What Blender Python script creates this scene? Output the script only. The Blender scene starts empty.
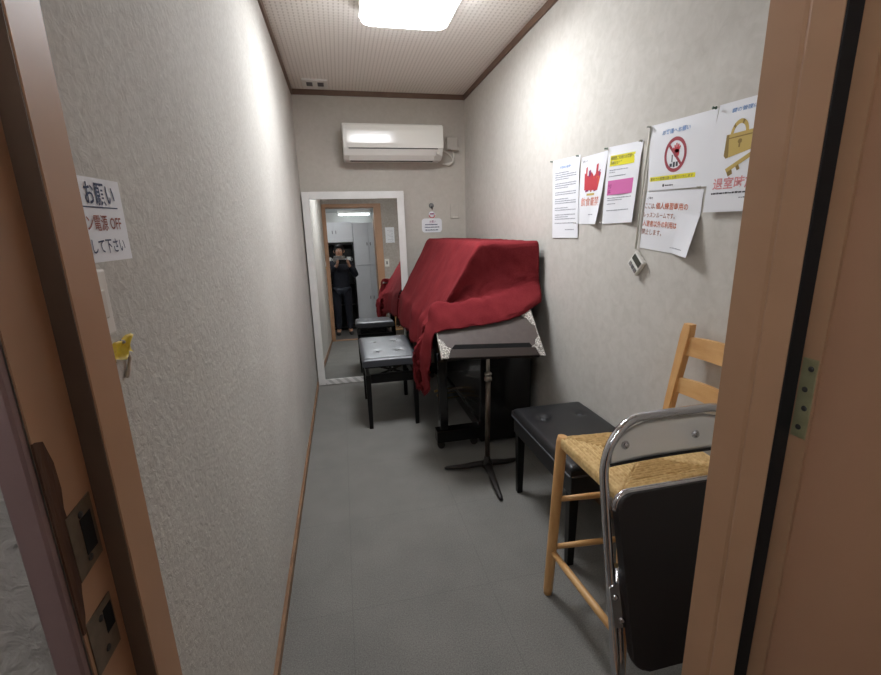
import bpy, bmesh, math, random
from mathutils import Vector, Matrix, noise
from math import sin, cos, pi, radians
R = random.Random(7)
SC = bpy.context.scene
COL = SC.collection

# ------------------------------------------------------------------ materials
def lin(c):
    return tuple(((v/255)/12.92 if v/255 <= .04045 else (((v/255)+.055)/1.055)**2.4) for v in c) + (1,)

class NT:
    def __init__(s, name):
        s.m = bpy.data.materials.new(name); s.m.use_nodes = True
        s.t = s.m.node_tree; s.b = s.t.nodes['Principled BSDF']
        s.co = None
    def n(s, typ, **kw):
        nd = s.t.nodes.new(typ)
        for k, v in kw.items():
            if k in nd.inputs: nd.inputs[k].default_value = v
            else: setattr(nd, k, v)
        return nd
    def l(s, a, b): s.t.links.new(a, b)
    def coord(s, scale=(1,1,1)):
        tc = s.n('ShaderNodeTexCoord'); mp = s.n('ShaderNodeMapping')
        mp.inputs['Scale'].default_value = scale
        s.l(tc.outputs['Object'], mp.inputs['Vector']); return mp.outputs['Vector']
    def noise(s, scale, detail=3, rough=.55, sc=(1,1,1), dist=0):
        nd = s.n('ShaderNodeTexNoise'); nd.inputs['Scale'].default_value = scale
        nd.inputs['Detail'].default_value = detail; nd.inputs['Roughness'].default_value = rough
        nd.inputs['Distortion'].default_value = dist
        s.l(s.coord(sc), nd.inputs['Vector']); return nd.outputs['Fac']
    def ramp(s, fac, stops):
        r = s.n('ShaderNodeValToRGB'); e = r.color_ramp.elements
        while len(e) < len(stops): e.new(.5)
        for el, (p, c) in zip(e, stops): el.position = p; el.color = c
        s.l(fac, r.inputs['Fac']); return r.outputs['Color']
    def math(s, op, a, b=None):
        nd = s.n('ShaderNodeMath', operation=op)
        for i, v in enumerate((a, b)):
            if v is None: continue
            if isinstance(v, (int, float)): nd.inputs[i].default_value = v
            else: s.l(v, nd.inputs[i])
        return nd.outputs[0]
    def color(s, c): s.l(c, s.b.inputs['Base Color'])
    def bump(s, h, strength=.3, dist=.002):
        b = s.n('ShaderNodeBump'); b.inputs['Strength'].default_value = strength
        b.inputs['Distance'].default_value = dist
        s.l(h, b.inputs['Height']); s.l(b.outputs['Normal'], s.b.inputs['Normal'])

def M(name, c, rough=.5, metal=0, c2=None, ns=20, nsc=(1,1,1), bump=0, bscale=None, bdist=.002, coat=0, spec=None, sheen=0):
    k = NT(name); b = k.b
    b.inputs['Base Color'].default_value = lin(c); b.inputs['Roughness'].default_value = rough
    b.inputs['Metallic'].default_value = metal; b.inputs['Coat Weight'].default_value = coat
    if spec is not None: b.inputs['Specular IOR Level'].default_value = spec
    if sheen: b.inputs['Sheen Weight'].default_value = sheen
    if c2 is not None:
        k.color(k.ramp(k.noise(ns, sc=nsc), [(.3, lin(c)), (.7, lin(c2))]))
    if bump: k.bump(k.noise(bscale or ns, 4, sc=nsc), bump, bdist)
    return k.m

def emit(name, c, strength):
    k = NT(name); k.b.inputs['Base Color'].default_value = lin(c)
    k.b.inputs['Emission Color'].default_value = lin(c); k.b.inputs['Emission Strength'].default_value = strength
    return k.m

def wallpaper(name, c1, c2, scale, bstr, bd, rough=.8):
    k = NT(name); k.b.inputs['Roughness'].default_value = rough
    k.b.inputs['Specular IOR Level'].default_value = .25
    f = k.noise(scale, 5, .6, dist=.6); g = k.noise(3, 2)
    k.color(k.ramp(k.math('ADD', k.math('MULTIPLY', f, .7), k.math('MULTIPLY', g, .3)), [(.36, lin(c1)), (.62, lin(c2))]))
    k.bump(f, bstr, bd); return k.m

WALL_L = wallpaper('embossed_wallpaper', (186,182,175), (203,200,193), 70, .55, .004)
WALL_R = wallpaper('mottled_wallpaper', (197,193,185), (208,204,197), 26, .28, .003)
WALL_B = wallpaper('plain_wallpaper', (190,184,174), (197,191,182), 30, .2, .002)
PLASTER = wallpaper('rough_plaster', (164,157,149), (184,177,169), 42, .7, .010)
CAB_WALL = M('hallway_paint', (196,196,192), .7, c2=(204,204,200), ns=4)

def ceiling_mat():
    k = NT('perforated_ceiling_board'); k.b.inputs['Roughness'].default_value = .85
    sep = k.n('ShaderNodeSeparateXYZ'); k.l(k.coord(), sep.inputs[0])
    fx = k.math('FRACT', k.math('MULTIPLY', sep.outputs['X'], 40)); fy = k.math('FRACT', k.math('MULTIPLY', sep.outputs['Y'], 31))
    a = k.math('MULTIPLY', k.math('LESS_THAN', fx, .3), k.math('LESS_THAN', fy, .62))
    b2 = k.math('MULTIPLY', k.math('LESS_THAN', fx, .92), k.math('LESS_THAN', fy, .14))
    m = k.math('MAXIMUM', a, k.math('MULTIPLY', b2, .45))
    k.color(k.ramp(m, [(0, lin((240,235,227))), (1, lin((212,205,196)))]))
    k.bump(m, -.3, .003) if False else k.bump(k.math('SUBTRACT', 1.0, m), .35, .003)
    return k.m
CEIL = ceiling_mat()

def floor_mat():
    k = NT('grey_carpet_tile'); k.b.inputs['Roughness'].default_value = .95; k.b.inputs['Specular IOR Level'].default_value = .15
    sep = k.n('ShaderNodeSeparateXYZ'); k.l(k.coord(), sep.inputs[0])
    fx = k.math('FRACT', k.math('MULTIPLY', k.math('ADD', sep.outputs['X'], .06), 2)); fy = k.math('FRACT', k.math('MULTIPLY', k.math('ADD', sep.outputs['Y'], .2), 2))
    seam = k.math('MAXIMUM', k.math('LESS_THAN', fx, .006), k.math('LESS_THAN', fy, .006))
    f = k.noise(240, 3, .7); g = k.noise(5, 3)
    h = k.math('ADD', k.math('MULTIPLY', f, .82), k.math('MULTIPLY', g, .18))
    h = k.math('SUBTRACT', h, k.math('MULTIPLY', seam, .07))
    k.color(k.ramp(h, [(.36, lin((110,109,105))), (.62, lin((141,139,134)))]))
    k.bump(f, .6, .003); return k.m
FLOOR = floor_mat()
TRIMB = M('dark_brown_trim', (104,80,66), .5, c2=(116,92,76), ns=12, nsc=(1,1,1))
BASEB = M('brown_skirting', (142,108,78), .5, c2=(120,88,62), ns=14)
JAMB = M('tan_painted_wood', (180,140,108), .45, c2=(170,130,99), ns=5, bump=.12, bscale=40, bdist=.001)
JAMBM = M('mauve_painted_edge', (134,108,104), .6, c2=(124,99,95), ns=8)
LEAFM = M('tan_door_paint', (176,133,104), .4, c2=(169,127,99), ns=3)
JDARK = M('dark_brown_stop_face', (100,78,60), .6, c2=(78,58,44), ns=14, nsc=(1,1,.4))  # darker, unevenly toned brown for the left stop's front
TORN = M('torn_bare_wood', (92,58,34), .9, c2=(66,40,24), ns=60, nsc=(1,1,.2), bump=.8, bdist=.006)
RUBBER = M('black_rubber', (17,16,17), .75)
STRIKE = M('tarnished_steel', (124,108,90), .45, .4, c2=(96,80,64), ns=50)
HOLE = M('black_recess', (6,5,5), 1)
HINGE = M('brassy_hinge_plate', (168,164,128), .45, .5, c2=(148,146,112), ns=40)
WHITEP = M('white_plastic', (226,224,217), .35)
WHITEG = M('white_gloss_plastic', (232,230,222), .16)
OFFW = M('offwhite_plastic', (214,208,198), .45)
GREYP = M('grey_plastic', (120,120,120), .5)
DARKP = M('dark_slot', (50,47,44), .7)
WFRAME = M('white_painted_frame', (226,225,222), .45, c2=(216,215,211), ns=9)
def striped_white():
    k = NT('white_slanted_moulding'); k.b.inputs['Roughness'].default_value = .45
    w = k.n('ShaderNodeTexWave'); w.inputs['Scale'].default_value = 9; w.inputs['Distortion'].default_value = .3
    w.bands_direction = 'DIAGONAL'
    k.l(k.coord((1,1,1)), w.inputs['Vector'])
    k.color(k.ramp(w.outputs['Fac'], [(.25, lin((190,188,184))), (.6, lin((226,224,221)))])); k.bump(w.outputs['Fac'], .4, .004)
    return k.m
SLANT = striped_white()
def mirror_mat():
    k = NT('mirror_glass'); k.b.inputs['Base Color'].default_value = (.86,.88,.87,1); k.b.inputs['Metallic'].default_value = 1
    k.b.inputs['Roughness'].default_value = .012; return k.m
MIRROR = mirror_mat()
PIANO = M('black_piano_lacquer', (14,13,14), .22, coat=.4)
IVORY = M('ivory_key', (232,228,214), .3)
BRASS = M('brass', (170,140,80), .3, 1)
def cloth_mat():
    k = NT('red_cotton_cloth'); k.b.inputs['Roughness'].default_value = .95; k.b.inputs['Specular IOR Level'].default_value = .1
    k.b.inputs['Sheen Weight'].default_value = .0; k.b.inputs['Sheen Roughness'].default_value = .5
    f = k.noise(160, 3, .7, (1,3,1)); g = k.noise(9, 4)
    h = k.math('ADD', k.math('MULTIPLY', f, .55), k.math('MULTIPLY', g, .45))
    k.color(k.ramp(h, [(.35, lin((108,32,38))), (.66, lin((134,48,52)))])); k.bump(f, .5, .002); return k.m
CLOTH = cloth_mat()
VINYL = M('black_vinyl', (30,30,32), .38, bump=.25, bscale=260, bdist=.0006)
VINYLG = M('glossy_black_vinyl', (58,61,68), .40, spec=1.0, bump=.06, bscale=200, bdist=.0005)
BWOOD = M('black_lacquered_wood', (10,10,10), .35, spec=.3)
DESKM = M('brown_leatherette_board', (92,82,78), .5, c2=(84,74,71), ns=30, bump=.1, bscale=300, bdist=.0005)
DESKE = M('dark_bronze_metal', (58,50,46), .45, .5)
def filigree():
    k = NT('silver_filigree'); k.b.inputs['Metallic'].default_value = .65; k.b.inputs['Roughness'].default_value = .45
    v = k.n('ShaderNodeTexVoronoi', feature='DISTANCE_TO_EDGE'); v.inputs['Scale'].default_value = 110; k.l(k.coord(), v.inputs['Vector'])
    w = k.noise(150, 2, dist=2.5)
    h = k.math('ADD', k.math('MULTIPLY', v.outputs['Distance'], 1.6), k.math('MULTIPLY', w, .5))
    k.color(k.ramp(h, [(.3, lin((120,114,108))), (.55, lin((232,228,220)))])); k.bump(h, .9, .004); return k.m
FILI = filigree()
POLE = M('worn_bronze_pole', (104,94,84), .35, .8, c2=(86,76,68), ns=30)
POLEN = M('nickel_tube', (168,160,148), .28, .95)
BASEM = M('dark_cast_metal', (44,40,38), .5, .4)
CHROME = M('chrome', (212,212,216), .09, 1)
PLATE = M('polished_steel_plate', (232,233,232), .14, .55)
SEATB = M('brown_black_vinyl', (36,31,30), .5, bump=.2, bscale=200, bdist=.0006)
PINE = M('honey_pine', (222,176,118), .42, c2=(204,152,94), ns=9, nsc=(5,5,.7), bump=.05, bscale=30)
PINEH = M('honey_pine_rail', (224,180,122), .42, c2=(206,154,96), ns=9, nsc=(5,.7,5), bump=.05, bscale=30)
PINEX = M('honey_pine_rung', (220,174,116), .42, c2=(200,148,90), ns=9, nsc=(.7,5,5), bump=.05, bscale=30)
RUSH = M('woven_rush', (226,196,140), .75, c2=(190,152,94), ns=70, bump=.6, bscale=200, bdist=.002)
PAPER = M('white_paper', (233,234,238), .75)
INKK = M('black_ink', (64,64,70), .8); INKG = M('grey_ink', (150,152,160), .8); INKN = M('navy_ink', (66,74,104), .8)
INKR = M('brick_ink', (150,86,74), .8); INKO = M('orange_ink', (208,104,58), .8); INKB = M('blue_ink', (88,138,196), .8)
INKRED = M('red_ink', (196,62,72), .8); INKY = M('yellow_ink', (232,222,44), .8); INKM = M('magenta_ink', (206,106,166), .8)
INKDM = M('plum_ink', (140,52,104), .8); INKPK = M('pink_ink', (218,150,152), .8); INKGD = M('gold_ink', (196,170,96), .8)
INKDG = M('dark_gold_ink', (140,116,60), .8); INKMR = M('maroon_ring_ink', (158,66,76), .8); INKBR = M('rust_ink', (160,92,60), .8)
PAPERINK = [PAPER, INKK, INKG, INKN, INKR, INKO, INKB, INKRED, INKY, INKM, INKDM, INKPK, INKGD, INKDG, INKMR, INKBR]
IX = {m: i for i, m in enumerate(PAPERINK)}
PINM = M('green_pin', (88,112,96), .4); PINW = M('clear_pin', (196,194,188), .25)
CORD = M('white_cord', (206,204,192), .6)
LCD = M('lcd_screen', (78,80,72), .25)
YEL = M('yellow_tape', (240,214,40), .5, c2=(224,192,28), ns=60)
LAMP = emit('lamp_diffuser', (247,250,255), 35)
TUBE = emit('fluorescent_tube', (240,247,255), 6)
TUBE_FILL = emit('added_fill_tube', (248,250,255), 50)  # for the added fill light outside the doorway
STEELW = M('grey_white_steel', (222,223,226), .4, c2=(216,217,220), ns=3)
JACKET = M('navy_jacket', (30,34,46), .8, c2=(24,27,38), ns=25, bump=.3, bscale=60)
JEANS = M('dark_jeans', (38,42,54), .9, c2=(30,34,44), ns=40)
SKIN = M('skin', (206,160,134), .55); HAIR = M('black_hair', (22,19,18), .6); SCARF = M('grey_knit', (120,118,114), .95, bump=.5, bscale=120)
SHOE = M('dark_shoe', (52,50,50), .6); PHONE = M('black_phone', (18,18,20), .2); LENS = M('lens_glass', (10,10,16), .05)
HALLF = M('grey_vinyl_floor', (112,110,106), .5, c2=(104,102,98), ns=6)
CUP = M('white_ceramic', (224,224,220), .3)

# ------------------------------------------------------------------ mesh helpers
def nb(): return bmesh.new()
def box(bm, x0, x1, y0, y1, z0, z1, bev=0, seg=2, mi=0, mat=None):
    r = bmesh.ops.create_cube(bm, size=1)
    vs = r['verts']
    for v in vs:
        v.co = Vector((x0+(v.co.x+.5)*(x1-x0), y0+(v.co.y+.5)*(y1-y0), z0+(v.co.z+.5)*(z1-z0)))
    fs = set(f for v in vs for f in v.link_faces)
    for f in fs: f.material_index = mi
    if bev:
        es = list(set(e for v in vs for e in v.link_edges))
        rr = bmesh.ops.bevel(bm, geom=es, offset=bev, segments=seg, profile=.5, affect='EDGES')
        for f in rr['faces']: f.material_index = mi
        vs = list(set(v for f in rr['faces'] for v in f.verts) | set(v for v in vs if v.is_valid))
    if mat is not None: bmesh.ops.transform(bm, matrix=mat, verts=[v for v in vs if v.is_valid])
    return vs
def tube(bm, pts, r, n=12, closed=False, caps=True, mi=0, flat=1.0):
    pts = [Vector(p) for p in pts]; N = len(pts); rs = r if isinstance(r, (list, tuple)) else [r]*N
    rings = []; prev = None
    for i, p in enumerate(pts):
        if closed: t = pts[(i+1) % N]-pts[i-1]
        else: t = pts[min(i+1, N-1)]-pts[max(i-1, 0)]
        t.normalize()
        if prev is None:
            a = Vector((0,0,1)) if abs(t.z) < .9 else Vector((1,0,0))
            u = t.cross(a).normalized()
        else:
            u = (prev - t*prev.dot(t)).normalized()
        prev = u; w = t.cross(u)
        rings.append([bm.verts.new(p+rs[i]*(cos(2*pi*k/n)*u+sin(2*pi*k/n)*w*flat)) for k in range(n)])
    for i in range(N if closed else N-1):
        a, b = rings[i], rings[(i+1) % N]
        for k in range(n):
            f = bm.faces.new((a[k], a[(k+1) % n], b[(k+1) % n], b[k])); f.smooth = True; f.material_index = mi
    if caps and not closed:
        for rg in (rings[0][::-1], rings[-1]):
            f = bm.faces.new(rg); f.material_index = mi
    return rings
def lathe(bm, prof, c, n=20, axis=None, mi=0):
    # prof: (radius, height); along +z at c or rotated by matrix axis
    rings = []
    for r, h in prof:
        ring = []
        for k in range(n):
            q = Vector((max(r, 1e-4)*cos(2*pi*k/n), max(r, 1e-4)*sin(2*pi*k/n), h))
            if axis is not None: q = axis @ q
            ring.append(bm.verts.new(q+Vector(c)))
        rings.append(ring)
    for a, b in zip(rings, rings[1:]):
        for k in range(n):
            f = bm.faces.new((a[k], a[(k+1) % n], b[(k+1) % n], b[k])); f.smooth = True; f.material_index = mi
    for rg in (rings[0][::-1], rings[-1]):
        f = bm.faces.new(rg); f.material_index = mi
def prism(bm, poly, h0, h1, mp, mi=0, bev=0):
    # poly in 2D, extruded between h0 and h1; mp(u, v, h) -> world
    a = [bm.verts.new(mp(u, v, h0)) for u, v in poly]; b = [bm.verts.new(mp(u, v, h1)) for u, v in poly]
    n = len(poly); fs = [bm.faces.new(a[::-1]), bm.faces.new(b)]
    for k in range(n): fs.append(bm.faces.new((a[k], a[(k+1) % n], b[(k+1) % n], b[k])))
    for f in fs: f.material_index = mi
    if bev:
        es = list(set(e for f in fs[:2] for e in f.edges))
        rr = bmesh.ops.bevel(bm, geom=es, offset=bev, segments=2, profile=.5, affect='EDGES')
def rrect(x0, x1, y0, y1, r, n=6):
    o = []
    for cx, cy, a0 in ((x1-r, y1-r, 0), (x0+r, y1-r, 90), (x0+r, y0+r, 180), (x1-r, y0+r, 270)):
        for k in range(n+1):
            a = radians(a0+90*k/n); o.append((cx+r*cos(a), cy+r*sin(a)))
    return o
AX_NX = Matrix.Rotation(-pi/2, 3, 'Y')   # +z -> -x
AX_PX = Matrix.Rotation(pi/2, 3, 'Y')
AX_NY = Matrix.Rotation(pi/2, 3, 'X')    # +z -> -y
AX_NZ = Matrix.Rotation(pi, 3, 'X')

def obj(name, bm, mats, parent=None, loc=None, smooth=False, recalc=True):
    if recalc: bmesh.ops.recalc_face_normals(bm, faces=bm.faces[:])
    org = Vector((0,0,0))
    if parent is not None: org = WL[parent.name]
    elif loc is not None: org = Vector(loc)
    bmesh.ops.translate(bm, vec=-org, verts=bm.verts[:])
    me = bpy.data.meshes.new(name); bm.to_mesh(me); bm.free()
    if smooth:
        for p in me.polygons: p.use_smooth = True
    for m in (mats if isinstance(mats, (list, tuple)) else [mats]): me.materials.append(m)
    o = bpy.data.objects.new(name, me); COL.objects.link(o)
    if parent is not None:
        o.parent = parent; WL[o.name] = org
    else:
        o.location = org; WL[o.name] = org
    return o
WL = {}
def tag(o, label=None, cat=None, group=None, kind=None):
    if label: o['label'] = label
    if cat: o['category'] = cat
    if group: o['group'] = group
    if kind: o['kind'] = kind
    return o
def thing(name, label, cat, loc, group=None, kind=None):
    o = bpy.data.objects.new(name, None); COL.objects.link(o); o.location = loc; o.empty_display_size = .05
    WL[o.name] = Vector(loc); return tag(o, label, cat, group, kind)
def bx(name, dims, mat, parent=None, bev=0, label=None, loc=None):
    bm = nb(); box(bm, *dims, bev=bev); o = obj(name, bm, mat, parent, loc)
    if label: o['label'] = label
    return o
def struct(name, dims_list, mat, label=None):
    bm = nb()
    for d in dims_list: box(bm, *d)
    o = obj(name, bm, mat); o['kind'] = 'structure'
    if label: o['label'] = label
    return o
def dup(src, off, label=None):
    c = src.copy(); COL.objects.link(c); c.location = src.location + Vector(off)
    if label: c['label'] = label
    for ch in src.children:
        d = ch.copy(); COL.objects.link(d); d.parent = c
    return c

# ------------------------------------------------------------------ camera
f_px, yaw, pit, rol = 439.278, .2122, .2415, -.0279
fw = Vector((sin(yaw)*cos(pit), cos(yaw)*cos(pit), -sin(pit))); rt = Vector((cos(yaw), -sin(yaw), 0)); up = rt.cross(fw)
r2 = rt*cos(rol)+up*sin(rol); u2 = -rt*sin(rol)+up*cos(rol)
cam = bpy.data.cameras.new('camera'); co = bpy.data.objects.new('camera', cam); COL.objects.link(co)
co.matrix_world = Matrix(((r2.x, u2.x, -fw.x, 0), (r2.y, u2.y, -fw.y, 0), (r2.z, u2.z, -fw.z, 1.28), (0,0,0,1)))
cam.sensor_width = 36; cam.lens = 36*f_px/881; cam.clip_start = .02; SC.camera = co

# ------------------------------------------------------------------ room shell
XL, XR, D, ZC = -.2895, 1.105, 3.92, 2.366
YF, YH = .482, .379              # room side and hallway side of the front wall
JL, JR, DT = -.23, .50, 2.05     # clear door opening
struct('floor', [(XL-.1, XR+.1, YH, D+.1, -.1, 0)], FLOOR)
struct('ceiling', [(XL-.1, XR+.1, YF, D+.1, ZC, ZC+.1)], CEIL)
struct('wall_left', [(XL-.1, XL, YF, D+.1, 0, ZC)], WALL_L)
struct('wall_right', [(XR, XR+.1, YF, D+.1, 0, ZC)], WALL_R)
struct('wall_back', [(XL, XR, D, D+.1, 0, ZC)], WALL_B)
HX0, HX1, HY, HZ = -1.25, 1.55, -1.72, 2.335
struct('wall_front', [(HX0, JL-.02, YH, YF, 0, HZ), (JR+.0255, HX1, YH, YF, 0, HZ), (JL-.02, JR+.0255, YH, YF, DT+.03, HZ)], PLASTER)
t = .012
struct('trim_1', [(XL, XL+t, YF, D, 2.328, ZC)], TRIMB)
struct('trim_2', [(XR-t, XR, YF, D, 2.328, ZC)], TRIMB)
struct('trim_3', [(XL+t, XR-t, D-t, D, 2.328, ZC)], TRIMB)
struct('baseboard_left', [(XL, XL+.012, YF+.01, D-.012, 0, .036)], BASEB)
struct('baseboard_right', [(XR-.012, XR, YF+.01, D-.012, 0, .036)], BASEB)
struct('baseboard_back', [(XL+.012, XR-.012, D-.012, D, 0, .036)], BASEB)
struct('floor_hallway', [(HX0-.1, HX1+.1, HY-.1, YH, -.1, 0)], HALLF)
struct('ceiling_hallway', [(HX0-.1, HX1+.1, HY-.1, YH, HZ, HZ+.1)], CAB_WALL)
struct('wall_hallway_left', [(HX0-.1, HX0, HY, YH, 0, HZ)], CAB_WALL)
struct('wall_hallway_right', [(HX1, HX1+.1, HY, YH, 0, HZ)], CAB_WALL)
struct('wall_hallway_back', [(HX0, HX1, HY-.1, HY, 0, HZ)], CAB_WALL)

# door frame
fr = thing('door_1', None, None, (0, YF, 0), kind='structure')
fr['label'] = 'tan painted door frame around the doorway'
bm = nb(); box(bm, JL-.02, JL, .435, YF+.004, 0, DT, .0015, 1); obj('left_door_stop', bm, [JAMB], fr)
bm = nb(); box(bm, JL-.02, JL-.0185, YH-.002, .435, 0, DT+.02); obj('left_jamb', bm, JAMB, fr)
bm = nb(); box(bm, JL-.0195, JL-.0008, .4335, .435, 0, DT); obj('stop_face', bm, JDARK, fr)['label'] = 'dark brown front face of the left stop'
bm = nb(); box(bm, JL-.041, JL-.02, YH-.012, YH-.002, 0, DT+.06, .002, 1); obj('left_architrave', bm, JAMBM, fr)['label'] = 'mauve painted edge strip'
bm = nb(); box(bm, JL-.058, JL-.02, YF, YF+.004, 0, DT+.05); obj('inner_left_architrave', bm, JAMB, fr)
bm = nb()
prism(bm, [(.396, JR), (.43, JR-.0005), (.434, JR+.0012), (.438, JR-.0005), (YF, JR), (YF+.004, JR+.004), (YF+.004, JR+.0255), (.396, JR+.0255)], 0, DT, lambda u, v, h: (v, u, h))
obj('right_door_stop', bm, JAMB, fr)
bm = nb(); box(bm, JR+.0010, JR+.0225, .3945, .3975, 0, DT, .001, 1); obj('rubber_seal', bm, RUBBER, fr)
bm = nb(); box(bm, JR+.0240, JR+.03, YH-.004, .3965, 0, DT+.02); obj('right_jamb', bm, JAMB, fr)
bm = nb(); box(bm, JR+.0255, JR+.11, YF, YF+.012, 0, DT+.05, .002, 1); obj('inner_right_architrave', bm, JAMB, fr)
bm = nb(); box(bm, JL-.02, JR+.0255, .40, YF+.004, DT, DT+.03); box(bm, JL-.058, JR+.11, YF, YF+.0118, DT+.005, DT+.055, .002, 1); obj('head_jamb', bm, JAMB, fr)
bm = nb(); box(bm, JL-.02, JR+.0255, YH, YF+.012, 0, .012, .003, 1); obj('threshold', bm, JAMB, fr)
# strike plates on the left rebate face, facing +x
xs = JL-.0185
def strike(poly, hole, nm):
    bm = nb(); prism(bm, poly, xs, xs+.0012, lambda u, v, h: (h, u, v)); s = obj(nm, bm, STRIKE, fr)
    bm = nb(); prism(bm, hole, xs+.0008, xs+.0016, lambda u, v, h: (h, u, v)); obj('latch_hole', bm, HOLE, s)
    bm = nb()
    for zz in (max(p[1] for p in poly)-.012, min(p[1] for p in poly)+.012):
        yy = sum(p[0] for p in poly)/len(poly); lathe(bm, [(.0035, 0), (.003, .0012), (.0005, .0016)], (xs+.001, yy, zz), 12, AX_PX)
    obj('screw', bm, DARKP, s)
strike([(.389,1.048), (.427,1.052), (.427,.988), (.389,.984)], [(.405,1.036), (.422,1.037), (.422,1.000), (.405,1.000)], 'strike_plate')
strike([(.3805,.946), (.421,.946), (.421,.888), (.3805,.888)], [(.405,.938), (.419,.938), (.419,.912), (.405,.912)], 'strike_plate')
bm = nb()
tz = [(1.125,.380), (1.122,.388), (1.10,.394), (1.075,.395), (1.058,.392), (1.03,.394), (1.01,.389), (.995,.392), (.975,.387), (.955,.384), (.94,.379)]
prism(bm, [(y, z) for z, y in tz]+[(.3767,.94), (.3767,1.125)], xs-.001, xs+.0006, lambda u, v, h: (h, u, v)); obj('splintered_patch', bm, TORN, fr)['label'] = 'torn dark splintered wood'
# hinge leaf on the right rebate face (faces -x)
bm = nb(); box(bm, JR+.0230, JR+.0242, .3765, .3945, 1.023, 1.122, .0005, 1)
hl = obj('hinge_leaf', bm, HINGE, fr)
bm = nb()
for i, z in enumerate((1.036,1.061,1.084,1.110)): lathe(bm, [(.0035, 0), (.0032, .0006), (.0008, .0008)], (JR+.0231, .3865-.003*(i % 2), z), 12, AX_NX)
obj('hinge_screw', bm, DARKP, hl)
lf = thing('door_2', None, None, (JR+.06, YH, 0), kind='structure'); lf['label'] = 'tan door leaf swung open towards the hallway'
bm = nb(); box(bm, JR+.0275, JR+.0625, -.36, .3775, .015, 2.04, .003, 2); obj('door_leaf', bm, LEAFM, lf)

# ------------------------------------------------------------------ ceiling fixtures
l = thing('ceiling_light', 'square white panel light with rounded corners on the ceiling', 'ceiling light', (.40, 2.285, ZC))
mpz = lambda u, v, h: (u, v, h)
bm = nb(); prism(bm, rrect(.170, .618, 2.052, 2.515, .05), 2.294, ZC, mpz); obj('housing', bm, OFFW, l)
bm = nb(); prism(bm, rrect(.180, .606, 2.062, 2.507, .045), 2.272, 2.298, mpz, bev=.006); obj('diffuser', bm, LAMP, l)
v = thing('ceiling_vent', 'small white ceiling vent with dark slots in the far left corner', 'vent', (-.096, 3.748, ZC))
bm = nb()
X0, X1, Y0, Y1 = -.188, -.006, 3.655, 3.84
for d in ((X0, X1, Y0, Y0+.035), (X0, X1, Y1-.035, Y1), (X0, X0+.028, Y0+.035, Y1-.035), (X1-.028, X1, Y0+.035, Y1-.035), (-.115, -.079, Y0+.035, Y1-.035)):
    box(bm, *d, ZC-.014, ZC)
obj('vent_frame', bm, WHITEP, v)
bm = nb(); box(bm, X0+.028, X1-.028, Y0+.035, Y1-.035, ZC-.005, ZC-.001); obj('vent_slot', bm, DARKP, v)
for k in range(4):
    y = Y0+.05+k*.028
    for xa, xb in ((X0+.03, -.117), (-.077, X1-.03)): bx('louvre', (xa, xb, y, y+.004, ZC-.011, ZC-.005), GREYP, v)

# ------------------------------------------------------------------ air conditioner
a = thing('air_conditioner', 'white wall-mounted air conditioner high on the far wall', 'air conditioner', (.47, D, 1.95))
AX0, AX1, AY = .075, .865, D-.215
side = [(D, 1.815), (D, 2.075), (AY+.02, 2.075), (AY+.004, 2.055), (AY, 2.03), (AY+.004, 1.895), (AY+.03, 1.845), (AY+.08, 1.815)]
bm = nb(); prism(bm, side, AX0, AX1, lambda u, v, h: (h, u, v), bev=.006); obj('body', bm, WHITEP, a)
fp = [(AY-.003, 2.06), (AY-.0085, 2.035), (AY-.0105, 2.018), (AY-.0115, 1.98), (AY-.012, 1.93), (AY-.007, 1.896), (AY+.004, 1.896), (AY+.004, 2.066)]
bm = nb(); prism(bm, fp, AX0+.03, AX1-.001, lambda u, v, h: (h, u, v), bev=.002); obj('front_panel', bm, WHITEG, a)
bm = nb(); prism(bm, [(AY+.0005, 1.888), (AY+.002, 1.890), (AY+.062, 1.812), (AY+.056, 1.810), (AY+.023, 1.845)], AX0+.04, AX1-.07, lambda u, v, h: (h, u, v)); obj('flap', bm, WHITEP, a)
bm = nb(); box(bm, AX0+.04, AX1-.045, AY-.0035, AY+.003, 1.8895, 1.8945); obj('panel_gap', bm, DARKP, a)
bm = nb(); box(bm, AX0+.05, AX1-.07, AY+.06, AY+.12, 1.8105, 1.8155); obj('outlet', bm, DARKP, a)
bm = nb(); prism(bm, rrect(AX1-.055, AX1-.03, 1.852, 1.880, .004), AY+.002, AY+.03, lambda u, v, h: (u, h, v)); obj('display_window', bm, OFFW, a)
a.location.z += .016
pc = thing('air_conditioner_pipe', 'pale capped pipe with a hanging drain cord right of the air conditioner', 'pipe', (.97, D, 1.92))
bm = nb(); box(bm, .935, 1.03, D-.05, D, 1.93, 2.03, .008); box(bm, .96, 1.035, D-.07, D-.045, 1.925, 1.945, .004); obj('pipe_cover', bm, WALL_B, pc)
bm = nb(); tube(bm, [(.87+.12*sin(k/14*pi*.9)**.7*(1 if k < 8 else 1), D-.03, 1.90+.04-.12*sin(k/14*pi/2)) for k in range(15)], .006, 8)
obj('drain_cord', bm, OFFW, pc)
bm = nb(); tube(bm, [(.985, D-.03, 1.94), (1.0, D-.03, 1.88), (.99, D-.03, 1.83), (.95, D-.03, 1.81), (.90, D-.03, 1.82)], .007, 8); obj('pipe', bm, OFFW, pc)

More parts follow.
